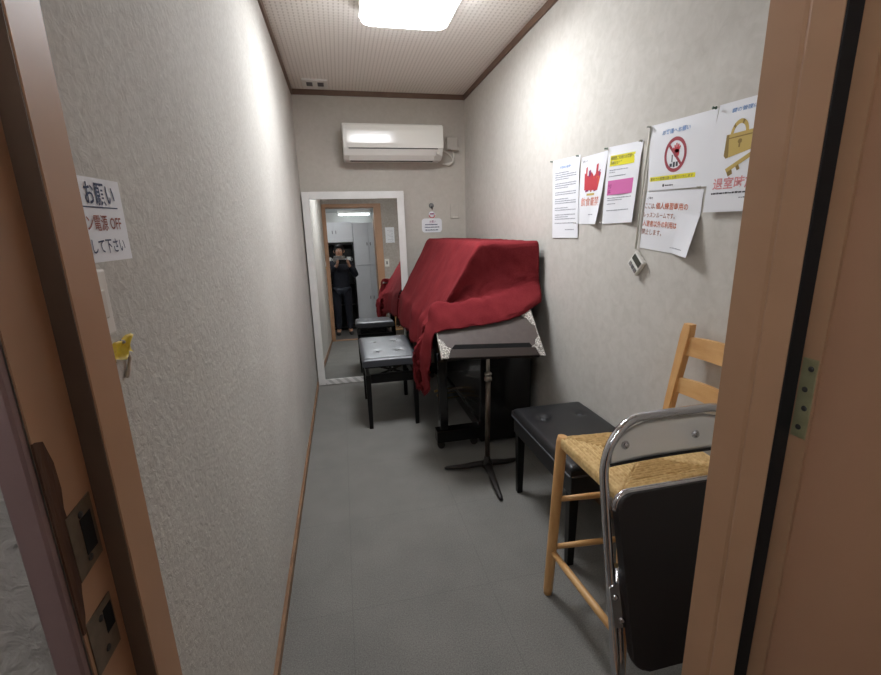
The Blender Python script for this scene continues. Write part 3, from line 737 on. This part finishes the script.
bt = [(x, y) for x in (.185, .33) for y in (2.90, 3.16)]
bm = nb(); tufted(bm, BX0, BX1, BY0, BY1, .437, .492, bt, .004, 36, .007); st = obj('seat', bm, VINYLG, bn)
for x, y in bt:
    bm = nb(); lathe(bm, [(.012, 0), (.010, .004), (.003, .006)], (x, y, .4845), 14); obj('button', bm, VINYL, st)
bx('seat_board', (BX0+.012, BX1-.012, BY0+.012, BY1-.012, .425, .437), BWOOD, bn, .002)
for y in (BY0+.03, BY1-.055): bx('apron', (.105, .415, y, y+.025, .315, .375), BWOOD, bn, .002)
for x in (.095, .40): bx('side_apron', (x, x+.022, BY0+.05, BY1-.05, .315, .375), BWOOD, bn, .002)
for y in (2.79, 3.23):
    bm = nb(); tube(bm, [(.13, y, .345), (.38, y, .425)], .007, 8); tube(bm, [(.38, y+.014, .345), (.13, y+.014, .425)], .007, 8); obj('lift_arm', bm, BASEM, bn)
bm = nb(); tube(bm, [(.26, BY0+.06, .385), (.26, BY1-.06, .385)], .008, 10); obj('lift_screw', bm, BASEM, bn)
for y0, y1 in ((BY0-.005, BY0+.03),):
    bm = nb(); tube(bm, [(.405, 2.80, .395), (.452, 2.80, .395)], .017, 14); obj('knob', bm, BWOOD, bn)
for x, y in ((.088, 2.735), (.398, 2.735), (.088, 3.285), (.398, 3.285)):
    bm = nb(); box(bm, x, x+.034, y, y+.034, 0, .375, .003)
    for vtx in bm.verts:
        if vtx.co.z < .1: vtx.co.x = x+.017+(vtx.co.x-x-.017)*.78; vtx.co.y = y+.017+(vtx.co.y-y-.017)*.78
    obj('leg', bm, BWOOD, bn)

# ------------------------------------------------------------------ music stand
ms = thing('music_stand', 'heavy music stand with silver filigree corners in front of the piano', 'music stand', (.672, 2.035, 0))
bm = nb(); prism(bm, [(.440, 0), (.966, 0), (.966, .292), (.440, .292)], -.012, 0, dm, bev=.002); obj('desk', bm, DESKM, ms)
bm = nb(); prism(bm, [(.492, .046), (.918, .046), (.905, .076), (.518, .076)], -.001, .0015, dm); obj('slot_shade', bm, HOLE, ms)  # flat black piece painting the shade of the tray gap; no hole is cut
bm = nb(); prism(bm, [(.470, -.006), (.936, -.006), (.925, .044), (.490, .044)], -.012, .012, dm, bev=.003); obj('ledge', bm, DESKE, ms)
def corner(sx, x0, v0, sv):
    pts = [(0, 0), (.085, 0), (.078, .022), (.060, .036), (.056, .056), (.036, .066), (.026, .095), (.012, .11), (0, .115)]
    bm = nb(); prism(bm, [(x0+sx*u, v0+sv*w) for u, w in pts], -.001, .004, dm, bev=.001); return bm
for sx, x0 in ((1, .438), (-1, .968)):
    obj('corner_ornament', corner(sx, x0, -.002, 1), FILI, ms)['label'] = 'silver filigree corner'
    obj('corner_ornament', corner(sx, x0, .293, -1), FILI, ms)['label'] = 'silver filigree corner'
    bm = nb()
    for k in range(7):     # scrollwork raised on the lower corner
        cx, cv, rr_ = x0+sx*(.012+.011*(k % 4)), .012+.020*(k//4)+.012*(k % 2), .006
        tube(bm, [dm(cx+rr_*(1-j/16)*cos(j*.9), cv+rr_*(1-j/16)*sin(j*.9), .0045) for j in range(12)], .0014, 6)
    obj('scroll', bm, FILI, ms)
for xe0, xe1 in ((.438,.443), (.963,.968)):
    bm = nb(); prism(bm, [(xe0, -.002), (xe1, -.002), (xe1, .293), (xe0, .293)], -.013, .002, dm); obj('edge_trim', bm, FILI, ms)
PXs, PYs = .688, 2.055
bm = nb(); tube(bm, [(PXs, PYs, .50), (PXs, PYs, .69)], .0095, 16); obj('inner_pole', bm, POLEN, ms)
bm = nb(); tube(bm, [(PXs-.012, PYs-.02, .06), (PXs, PYs, .53)], .0135, 16); obj('pole', bm, POLE, ms)
bm = nb(); lathe(bm, [(.0145, 0), (.02, .004), (.02, .02), (.0165, .024), (.0165, .034), (.0195, .036), (.0195, .044), (.011, .05)], (PXs, PYs, .51), 20); obj('collar', bm, POLEN, ms)
bm = nb(); box(bm, PXs-.03, PXs+.03, PYs-.012, PYs+.03, .640, .672, .004); obj('desk_bracket', bm, DESKE, ms)
hub = V((.676, 2.035, .045))
bm = nb(); lathe(bm, [(.022, -.02), (.03, -.01), (.028, .015), (.017, .03), (.014, .05)], hub, 18); obj('hub', bm, BASEM, ms)
for tip in ((.657, 1.775), (.470, 2.11), (.86, 2.10)):
    tpv = V((tip[0], tip[1], .012)); d = tpv-hub; 
    bm = nb(); tube(bm, [hub+d*.02+V((0,0,.008)), hub+d*.3+V((0,0,.006)), hub+d*.65, tpv+V((0,0,.002)), tpv+d.normalized()*.012], [.021, .02, .016, .011, .007], 12, flat=.75)
    obj('foot', bm, BASEM, ms)

# ------------------------------------------------------------------ black padded bench (right)
bb = thing('padded_bench', 'low black padded bench along the right wall beside the wooden chair', 'bench', (.925, 1.575, 0))
KX0, KX1, KY0, KY1 = .742, 1.098, 1.285, 1.860
bts = [(.83, 1.70), (1.01, 1.70), (.83, 1.44), (1.01, 1.44)]
bm = nb(); tufted(bm, KX0, KX1, KY0, KY1, .395, .445, bts, .012, 40, .014); s2 = obj('seat', bm, VINYL, bb)
for x, y in bts:
    bm = nb(); lathe(bm, [(.013, 0), (.010, .004), (.003, .006)], (x, y, .4295), 14); obj('button', bm, VINYLG, s2)
bm = nb(); tube(bm, [(x, y, .398) for x, y in rrect(KX0-.001, KX1+.001, KY0-.001, KY1+.001, .012, 3)], .0035, 8, closed=True); obj('piping', bm, VINYLG, s2)
bm = nb(); box(bm, KX0+.008, KX1-.008, KY0+.008, KY1-.008, .315, .395, .004); obj('seat_box', bm, VINYL, bb)
for x, y in ((.752, 1.80), (1.045, 1.80), (.752, 1.30), (1.045, 1.30)):
    bm = nb(); box(bm, x, x+.038, y, y+.038, 0, .318, .003)
    for vtx in bm.verts:
        if vtx.co.z < .1: vtx.co.x = x+.019+(vtx.co.x-x-.019)*.7; vtx.co.y = y+.019+(vtx.co.y-y-.019)*.7
    obj('leg', bm, BWOOD, bb)

# ------------------------------------------------------------------ rush seated wooden chair
ch = thing('wooden_chair', 'light wooden chair with a woven rush seat and ladder back', 'chair', (.85, 1.06, 0))
ZS = .585
FL, FN, BL_, BN = V((.668, 1.215, 0)), V((.655, .905, 0)), V((1.02, 1.185, 0)), V((1.02, .93, 0))
def leg(bot, top, r0=.0165, r1=.0185):
    bm = nb(); bot, top = V(bot), V(top)
    tube(bm, [bot, bot.lerp(top, .03), bot.lerp(top, .5), bot.lerp(top, .97), top], [r0*.85, r0, (r0+r1)/2, r1, r1*.8], 16); return bm
obj('leg', leg((.628, 1.207, 0), (.668, 1.222, ZS+.018)), PINE, ch)
obj('leg', leg((.662, .835, 0), (.690, .912, ZS-.008)), PINE, ch)
def post(y0, y1):
    bm = nb(); pts = [(.985, 0), (1.008, .35), (1.014, .60), (1.026, .72), (1.062, .93), (1.068, .965)]
    hw, ht = .0165, .0125
    rings = []
    for x, z in pts:
        yy = y0+(y1-y0)*min(1, z/.7)
        rings.append([bm.verts.new((x+sx*ht, yy+sy*hw, z)) for sx, sy in ((-1,-1), (1,-1), (1,1), (-1,1))])
    for a_, b_ in zip(rings, rings[1:]):
        for k in range(4): bm.faces.new((a_[k], a_[(k+1) % 4], b_[(k+1) % 4], b_[k]))
    bm.faces.new(rings[0][::-1]); bm.faces.new(rings[-1])
    bmesh.ops.bevel(bm, geom=[e for e in bm.edges if abs((e.verts[0].co-e.verts[1].co).z) > .02], offset=.004, segments=2, affect='EDGES'); return bm
obj('back_post', post(1.19, 1.168), PINE, ch); obj('back_post', post(.92, .93), PINE, ch)
def slat(z0, z1, x0, x1):
    bm = nb(); n = 12; g = []
    for i in range(n+1):
        y = 1.163-.23*i/n; bow = .014*sin(pi*i/n)
        g.append([bm.verts.new((x0+bow+a_, y, z0+zz*0)) if zz == 0 else bm.verts.new((x1+bow+a_, y, z1+.006*sin(pi*i/n))) for a_, zz in ((-.007,0), (-.007,1), (.007,1), (.007,0))])
    for a_, b_ in zip(g, g[1:]):
        for k in range(4): bm.faces.new((a_[k], a_[(k+1) % 4], b_[(k+1) % 4], b_[k]))
    bm.faces.new(g[0][::-1]); bm.faces.new(g[-1]); return bm
obj('back_slat', slat(.868, .925, 1.052, 1.060), PINEH, ch); obj('back_slat', slat(.745, .792, 1.032, 1.038), PINEH, ch)
def rung(a_, b_, r=.0095): 
    bm = nb(); a_, b_ = V(a_), V(b_); tube(bm, [a_, a_.lerp(b_, .3), a_.lerp(b_, .7), b_], [r*.9, r*1.1, r*1.1, r*.9], 12); return bm
obj('rung', rung((.640, 1.21, .172), (.665, .856, .172), .011), PINEH, ch)
for z in (.375, .188):
    t0 = z/ZS
    obj('rung', rung((.628+.04*t0, 1.21, z), (1.0, 1.18, z)), PINEX, ch); obj('rung', rung((.662+.01*t0, .835+.07*t0, z), (1.0, .925, z)), PINEX, ch)
obj('seat_rail', rung((.664, 1.215, ZS-.012), (.670, .905, ZS-.012), .010), PINEH, ch)
# rush weave: four triangles of cords running parallel to the rails
bm = nb(); n = 150; g = []
A, B, C_, D_ = V((.655, 1.232, 0)), V((1.035, 1.20, 0)), V((1.035, .905, 0)), V((.655, .885, 0))
for j in range(n+1):
    row = []
    for i in range(n+1):
        u, w = i/n, j/n
        q = (A*(1-u)+B*u)*(1-w)+(D_*(1-u)+C_*u)*w
        du_, dw_ = min(u, 1-u), min(w, 1-w)
        k = (du_*.38) if du_ < dw_ else (dw_*.33)
        cord = abs(sin(k/.0115*pi))
        wob = noise.noise(V((q.x*60, q.y*60, 3)))*.0016
        e_ = min(du_*.38, dw_*.33)
        z = ZS+.002+.009*cord**.7+wob+.010*(1-math.exp(-e_/.012)) - .012*min(1, min(du_, dw_)*2)
        if abs(du_-dw_) < .012: z -= .003
        row.append(bm.verts.new((q.x, q.y, z)))
    g.append(row)
for j in range(n):
    for i in range(n): bm.faces.new((g[j][i], g[j+1][i], g[j+1][i+1], g[j][i+1])).smooth = True
rim = [g[0][i] for i in range(n)]+[g[j][n] for j in range(n)]+[g[n][i] for i in range(n, 0, -1)]+[g[j][0] for j in range(n, 0, -1)]
mid = [bm.verts.new((v.co.x, v.co.y, ZS-.014)) for v in rim]; N = len(rim)
for k in range(N): bm.faces.new((rim[k], rim[(k+1) % N], mid[(k+1) % N], mid[k]))
bm.faces.new(mid); obj('seat', bm, RUSH, ch)

# ------------------------------------------------------------------ folded chrome chair
fc = thing('folding_chair', 'folded chrome tube chair with a black seat leaning by the doorway', 'chair', (.79, .71, 0))
la = math.atan(.22); fo = V((0, .705, 0)); fu = V((0, sin(la), cos(la))); fnn = V((0, -cos(la), sin(la)))
def fm(x, v, h): return V((x, 0, 0))+fo+fu*v+fnn*h
xl, xr, vt = .583, 1.015, .835
def utube(xl, xr, vt, rad, rv, v0, h0, h1=None, inset=0):
    pts = []; h1 = h0 if h1 is None else h1
    for v in (v0, .25, .45, vt-rv): pts.append(fm(xl+inset*max(0, 1-v/.5), v, h0+(h1-h0)*v/vt))
    for k in range(1, 10):
        a_ = pi-k/10*pi/2; pts.append(fm(xl+rad+rad*cos(a_), vt-rv+rv*sin(a_), h1))
    for k in range(0, 10):
        a_ = pi/2-k/10*pi/2; pts.append(fm(xr-rad+rad*cos(a_), vt-rv+rv*sin(a_), h1))
    for v in (vt-rv, .45, .25, v0): pts.append(fm(xr-inset*max(0, 1-v/.5), v, h0+(h1-h0)*v/vt))
    return pts
bm = nb(); tube(bm, utube(xl, xr, vt, .125, .145, .012, 0), .0112, 16); obj('back_frame', bm, CHROME, fc)
for x in (xl+.022, xr-.022):
    bm = nb(); tube(bm, [fm(x, .012, -.022), fm(x, .25, -.014), fm(x, .47, -.006)], .0105, 14); obj('rear_leg', bm, CHROME, fc)
bm = nb(); tube(bm, [fm(xl+.022, .06, -.021), fm(xr-.022, .06, -.021)], .008, 12); obj('cross_bar', bm, CHROME, fc)
for x in (xl, xr):
    bm = nb(); tube(bm, [fm(x, 0, 0), fm(x, .03, 0)], .0135, 12); obj('rubber_tip', bm, RUBBER, fc)
for x in (xl+.022, xr-.022):
    bm = nb(); tube(bm, [fm(x, 0, -.023), fm(x, .03, -.021)], .013, 12); obj('rubber_tip', bm, RUBBER, fc)
# curved back plate
def plate_pt(s, v):  # s 0..1 across
    return fm(xl+.012+(xr-xl-.024)*s, v, -.014*sin(pi*s)**.8)
bm = nb(); n = 24; m_ = 8; g = []
for j in range(m_+1):
    row = []
    for i in range(n+1):
        s = i/n; x = (xr-xl-.024)*s
        ed = min(x+.004, (xr-xl-.024)-x+.004); top = vt-.016
        if ed < .12: top = vt-.145+.125*math.sqrt(max(0, 1-((.12-ed)/.12)**2))
        v0 = .724
        row.append(bm.verts.new(plate_pt(s, v0+(max(top, v0+.02)-v0)*j/m_)))
    g.append(row)
for j in range(m_):
    for i in range(n): bm.faces.new((g[j][i], g[j][i+1], g[j+1][i+1], g[j+1][i])).smooth = True
bmesh.ops.solidify(bm, geom=bm.faces[:], thickness=.003); bp = obj('back_plate', bm, PLATE, fc)
bm = nb(); tube(bm, [plate_pt(k/20, .723) for k in range(21)], .004, 8); obj('plate_edging', bm, RUBBER, bp)
BR_ = Matrix((( 1,0,0), (0,fnn.z,fnn.y), (0,-fnn.y,fnn.z)))
fz = fnn.to_track_quat('Z', 'Y').to_matrix()
for s in (.13, .64):
    bm = nb(); lathe(bm, [(.011, 0), (.011, .002), (.007, .006), (.0075, .006), (.003, .008)], plate_pt(s, .768)+fnn*.004, 16, fz); obj('bolt', bm, CHROME, bp)
# folded seat (underside towards the viewer)
sv = [(xl+.034+.02*0, .600)]
so = rrect(xl+.013, xr-.013, .215, .658, .04, 6)
so = [(x + (.02 if x < .8 else -.02)*max(0, (.658-v)/.44), v) for x, v in so]
bm = nb(); prism(bm, so, .004, .030, fm, bev=.006); fs = obj('seat', bm, SEATB, fc)
bm = nb(); tube(bm, [fm(x, v, .014) for x, v in [q for q in so if q[1] > .61][0:14]], .0085, 10); obj('seat_rim', bm, CHROME, fs)
for x, sg in ((xl, 1), (xr, -1)):
    bm = nb(); prism(bm, [(x-.012*sg, .43), (x+.012*sg, .44), (x+.03*sg, .36), (x+.026*sg, .325), (x-.004*sg, .33)], .010, .014, fm)
    lathe(bm, [(.008, 0), (.008, .002), (.003, .005)], fm(x+.002*sg, .405, .014), 12, fz); lathe(bm, [(.008, 0), (.008, .002), (.003, .005)], fm(x+.016*sg, .345, .014), 12, fz)
    obj('pivot_bracket', bm, CHROME, fc)

# ------------------------------------------------------------------ hallway seen in the mirror
def cabinet(name, label, x0, x1, z0, z1, splits, y0=HY+.006, y1=-1.2, handle=True):
    c = thing(name, label, 'cabinet', ((x0+x1)/2, (y0+y1)/2, z0))
    bx('body', (x0, x1, y0, y1-.02, z0, z1), STEELW, c)
    w = (x1-x0)/splits
    for k in range(splits):
        d = bx('cabinet_door', (x0+w*k+.003, x0+w*(k+1)-.003, y1-.02, y1, z0+.004, z1-.004), STEELW, c, .002)
        if handle:
            hx = x0+w*(k+1)-.035 if k % 2 == 0 and splits > 1 else x0+w*k+.03
            bx('handle', (hx, hx+.014, y1, y1+.014, (z0+z1)/2-.03, (z0+z1)/2+.03), GREYP, d, .002)
    return c
cabinet('tall_cabinet', 'tall pale steel cupboard with two doors, upper unit, in the mirror', .185, .75, 1.25, 2.06, 2)
cabinet('low_cabinet', 'pale steel cupboard standing under the tall two-door one, in the mirror', .185, .75, 0, 1.247, 2)
cabinet('overhead_cabinet', 'pale overhead cupboard above the dark shelf, in the mirror', -.52, .18, 1.70, 2.08, 2)
sh = thing('shelf_unit', 'dark open shelf unit behind the person, in the mirror', 'shelf', (-.17, -1.5, 0))
for x in (-.52, .155): bx('side_board', (x, x+.022, HY, -1.22, 0, 1.697), BWOOD, sh)
bx('back_panel', (-.498, .155, HY, HY+.02, 0, 1.697), BWOOD, sh)
for z in (.05, .50, .93, 1.33): bx('shelf_board', (-.498, .155, HY+.02, -1.22, z-.02, z), BWOOD, sh)
mug = None
mug0 = thing('mug', 'leftmost white mug on the dark shelf behind the person', 'mug', (-.30, -1.33, 1.33), 'white mugs on the dark shelf')
bm = nb(); lathe(bm, [(.035, 0), (.042, .01), (.042, .10), (.037, .10), (.036, .015), (.001, .012)], (-.30, -1.33, 1.33), 18); obj('bowl', bm, CUP, mug0)
bm = nb(); tube(bm, [(-.26, -1.33, 1.41), (-.235, -1.33, 1.40), (-.235, -1.33, 1.365), (-.26, -1.33, 1.35)], .006, 8); obj('handle', bm, CUP, mug0)
for i, lb in enumerate(('second white mug from the left on the dark shelf behind the person', 'third white mug from the left on the dark shelf behind the person', 'rightmost white mug on the dark shelf, nearest the tall cupboard')): dup(mug0, (.125*(i+1), -.03*(i % 2), 0), lb)
for fx0, fx1, fy, lb in ((-.08, .56, -1.5, 'white fluorescent tube light above the cupboards, seen in the mirror'), (-1.0, .10, -.22, 'added fill tube light on the hallway ceiling close to the doorway, out of view')):  # the second, near the doorway, is an unseen fill added to light the frame
  ft = thing('fluorescent_light', lb, 'ceiling light', ((fx0+fx1)/2, fy, HZ))
  bx('housing', (fx0, fx1, fy-.06, fy+.06, HZ-.05, HZ), WHITEP, ft, .004)
  bm = nb(); tube(bm, [(fx0+.02, fy, HZ-.075), (fx1-.02, fy, HZ-.075)], .014, 14); obj('tube', bm, TUBE if fy < -1 else TUBE_FILL, ft)
  for x in (fx0+.01, fx1-.01): bx('tube_socket', (x-.008, x+.008, fy-.015, fy+.015, HZ-.1, HZ-.049), WHITEP, ft)

# ------------------------------------------------------------------ person taking the picture
def skin(name, joints, edges, mat, parent, sub=2):
    ks = list(joints); me = bpy.data.meshes.new(name)
    me.from_pydata([V(joints[k][0])-WL[parent.name] for k in ks], [(ks.index(a_), ks.index(b_)) for a_, b_ in edges], [])
    o = bpy.data.objects.new(name, me); COL.objects.link(o)
    md = o.modifiers.new('s', 'SKIN'); md.use_smooth_shade = True
    for i, k in enumerate(ks):
        r = joints[k][1]; r = r if isinstance(r, tuple) else (r, r); me.skin_vertices[0].data[i].radius = r
    me.skin_vertices[0].data[0].use_root = True
    o.modifiers.new('b', 'SUBSURF').levels = sub
    bpy.context.view_layer.update()
    dg = bpy.context.evaluated_depsgraph_get(); nm = bpy.data.meshes.new_from_object(o.evaluated_get(dg)); nm.name = name
    bpy.data.objects.remove(o)
    for pl in nm.polygons: pl.use_smooth = True
    nm.materials.clear(); nm.materials.append(mat)
    o = bpy.data.objects.new(name, nm); COL.objects.link(o); o.parent = parent; WL[o.name] = WL[parent.name]; return o
px, py = -.09, -.40
pe = thing('person', 'person in a navy jacket and dark jeans raising a phone, seen in the mirror', 'person', (px, py, 0))
HZ_ = 1.40
J = {}
J['pel'] = ((px, py, .86), (.135, .095)); J['waist'] = ((px, py, 1.0), (.12, .085)); J['chest'] = ((px, py+.005, 1.18), (.14, .095)); J['neckb'] = ((px, py+.01, 1.30), (.06, .055)); J['neck'] = ((px, py+.03, 1.36), (.048, .05))
J['head'] = ((px, py+.055, 1.45), (.072, .085)); J['crown'] = ((px, py+.05, 1.53), (.062, .072))
E_ = [('pel','waist'), ('waist','chest'), ('chest','neckb'), ('neckb','neck'), ('neck','head'), ('head','crown')]
JA, EA, JT, ET = {k: J[k] for k in ()}, [], {}, []
hands = {}
for s, n_ in ((-1, 'l'), (1, 'r')):
    J['sh'+n_] = ((px+s*.17, py, 1.245), .052); J['el'+n_] = ((px+s*.265, py+.10, 1.03), .038); J['wr'+n_] = ((s*.095-.035, -.085, 1.215), .025); J['pa'+n_] = ((s*.088-.035, -.052, 1.255), (.030, .018))
    E_ += [('chest','sh'+n_), ('sh'+n_,'el'+n_), ('el'+n_,'wr'+n_), ('wr'+n_,'pa'+n_)]
    J['hp'+n_] = ((px+s*.085, py, .82), .082); J['kn'+n_] = ((px+s*.095, py+.012, .45), .055); J['an'+n_] = ((px+s*.10, py-.01, .075), .038); J['to'+n_] = ((px+s*.115, py+.10, .03), (.035, .025))
    E_ += [('pel','hp'+n_), ('hp'+n_,'kn'+n_), ('kn'+n_,'an'+n_), ('an'+n_,'to'+n_)]
    bxp = s*.088-.035
    # four fingers closing over the front edge of the phone, thumb behind
    for k in range(4):
        zf = 1.238+.017*k; xx = bxp-s*.004; L = (.8, 1, 1, .9)[k]
        J[f'f{k}a{n_}'] = ((xx+s*.006, -.036, zf), .0085); J[f'f{k}b{n_}'] = ((xx+s*.004-s*.006*L, -.003, zf+.004), .0078); J[f'f{k}c{n_}'] = ((xx-s*.024*L, .004, zf+.006), .007)
        E_ += [('pa'+n_, f'f{k}a{n_}'), (f'f{k}a{n_}', f'f{k}b{n_}'), (f'f{k}b{n_}', f'f{k}c{n_}')]
    J['t1'+n_] = ((bxp-s*.014, -.045, 1.262), .011); J['t2'+n_] = ((bxp-s*.034, -.034, 1.275), .0095); J['t3'+n_] = ((bxp-s*.05, -.026, 1.285), .008)
    E_ += [('pa'+n_, 't1'+n_), ('t1'+n_, 't2'+n_), ('t2'+n_, 't3'+n_)]
body = skin('body', J, E_, SKIN, pe)
JJ = {'hem': ((px, py, .74), (.165, .125)), 'pel': ((px, py, .86), (.16, .12)), 'waist': ((px, py, 1.0), (.148, .11)), 'chest': ((px, py+.005, 1.18), (.165, .12)), 'col': ((px, py+.012, 1.31), (.075, .07))}
EJ = [('hem','pel'), ('pel','waist'), ('waist','chest'), ('chest','col')]
for s, n_ in ((-1, 'l'), (1, 'r')):
    a_, b_, c_ = J['sh'+n_][0], J['el'+n_][0], J['wr'+n_][0]
    JJ['sh'+n_] = (a_, .070); JJ['el'+n_] = (b_, .055); JJ['wr'+n_] = (tuple(V(b_).lerp(V(c_), .93)), .040)
    EJ += [('chest','sh'+n_), ('sh'+n_,'el'+n_), ('el'+n_,'wr'+n_)]
skin('jacket', JJ, EJ, JACKET, pe)
JT = {'pel': ((px, py, .85), (.14, .10))}; ET = []
for s, n_ in ((-1, 'l'), (1, 'r')):
    JT['hp'+n_] = ((px+s*.088, py, .78), .094); JT['kn'+n_] = ((px+s*.095, py+.012, .45), .070); JT['an'+n_] = ((px+s*.10, py-.008, .085), .056)
    ET += [('pel','hp'+n_), ('hp'+n_,'kn'+n_), ('kn'+n_,'an'+n_)]
    x = px+s*.105
    skin('shoe', {'h': ((x, py-.035, .042), (.040, .040)), 'm': ((x+s*.006, py+.05, .040), (.043, .037)), 't': ((x+s*.014, py+.13, .030), (.038, .028))}, [('h','m'), ('m','t')], SHOE, pe)
skin('jeans', JT, ET, JEANS, pe)
bm = nb(); bmesh.ops.create_uvsphere(bm, u_segments=28, v_segments=18, radius=1)
for v_ in bm.verts:
    c = v_.co; fr_ = c.y > .35 and c.z < .35
    k = .86 if fr_ else 1.0
    if c.z < -.35: k *= .9
    v_.co = V((px+c.x*.088*k, py+.038+c.y*.102*k*(.8 if fr_ else 1), 1.488+c.z*.105))
obj('hair', bm, HAIR, pe, smooth=True)
# face
for s in (-1, 1):
    bm = nb(); bmesh.ops.create_uvsphere(bm, u_segments=14, v_segments=10, radius=.0095, matrix=Matrix.Translation((px+s*.029, py+.1195, 1.468)))
    ey = obj('eye', bm, CUP, body, smooth=True)
    bm = nb(); lathe(bm, [(.0052, .0072), (.0048, .0097), (.001, .0102)], (px+s*.029, py+.1195, 1.467), 14, Matrix.Rotation(-pi/2, 3, 'X')); obj('iris', bm, HAIR, ey)
    bm = nb(); tube(bm, [(px+s*.012, py+.131, 1.486), (px+s*.028, py+.132, 1.491), (px+s*.046, py+.122, 1.486)], [.002, .0032, .0015], 8); obj('eyebrow', bm, HAIR, body)
    bm = nb(); tube(bm, [(px+s*.076, py+.045, 1.482), (px+s*.086, py+.036, 1.475), (px+s*.086, py+.036, 1.455), (px+s*.075, py+.045, 1.438)], [.006, .010, .009, .005], 10); obj('ear', bm, SKIN, body)
bm = nb(); tube(bm, [(px, py+.128, 1.472), (px, py+.146, 1.445), (px, py+.138, 1.437)], [.007, .013, .009], 10); obj('nose', bm, SKIN, body)
bm = nb(); tube(bm, [(px-.022, py+.122, 1.412), (px, py+.130, 1.410), (px+.022, py+.122, 1.412)], [.003, .006, .003], 8); obj('mouth', bm, INKR, body)
bm = nb()
for k in range(3):
    tube(bm, [(px+(.088-.006*k)*cos(a_*pi/12), py+.03+(.082-.004*k)*sin(a_*pi/12), 1.300+.030*k+.006*sin(a_*1.7)) for a_ in range(24)], .026, 12, closed=True)
obj('scarf', bm, SCARF, pe)
# phone: lens at the camera, body behind it
ph = thing('phone', 'black phone held up in both hands by the person, in the mirror', 'phone', (-.035, -.012, 1.262))
hm = Matrix.Translation((-.035, -.014, 1.262)) @ Matrix.Rotation(radians(-13.8), 4, 'X')
bm = nb(); box(bm, -.078, .078, -.005, .004, -.037, .037, .0035, mat=hm); obj('case', bm, PHONE, ph)
bm = nb(); box(bm, -.070, .070, -.0056, -.0048, -.032, .032, 0, mat=hm); obj('screen', bm, LCD, ph)
bm = nb(); lathe(bm, [(.007, 0), (.007, .0015), (.005, .002)], hm @ V((.045, .0035, .022)), 16, AX_NY @ Matrix.Rotation(pi, 3, 'X')); obj('lens', bm, LENS, ph)

# ------------------------------------------------------------------ world and view
w = bpy.data.worlds.new('world'); SC.world = w; w.use_nodes = True
w.node_tree.nodes['Background'].inputs['Color'].default_value = (.5, .5, .52, 1); w.node_tree.nodes['Background'].inputs['Strength'].default_value = .1
SC.view_settings.view_transform = 'Standard'; SC.view_settings.look = 'None'; SC.view_settings.gamma = 1; SC.view_settings.exposure = .27
SC.cycles.use_denoising = True; SC.cycles.max_bounces = 10; SC.cycles.diffuse_bounces = 6; SC.cycles.glossy_bounces = 6
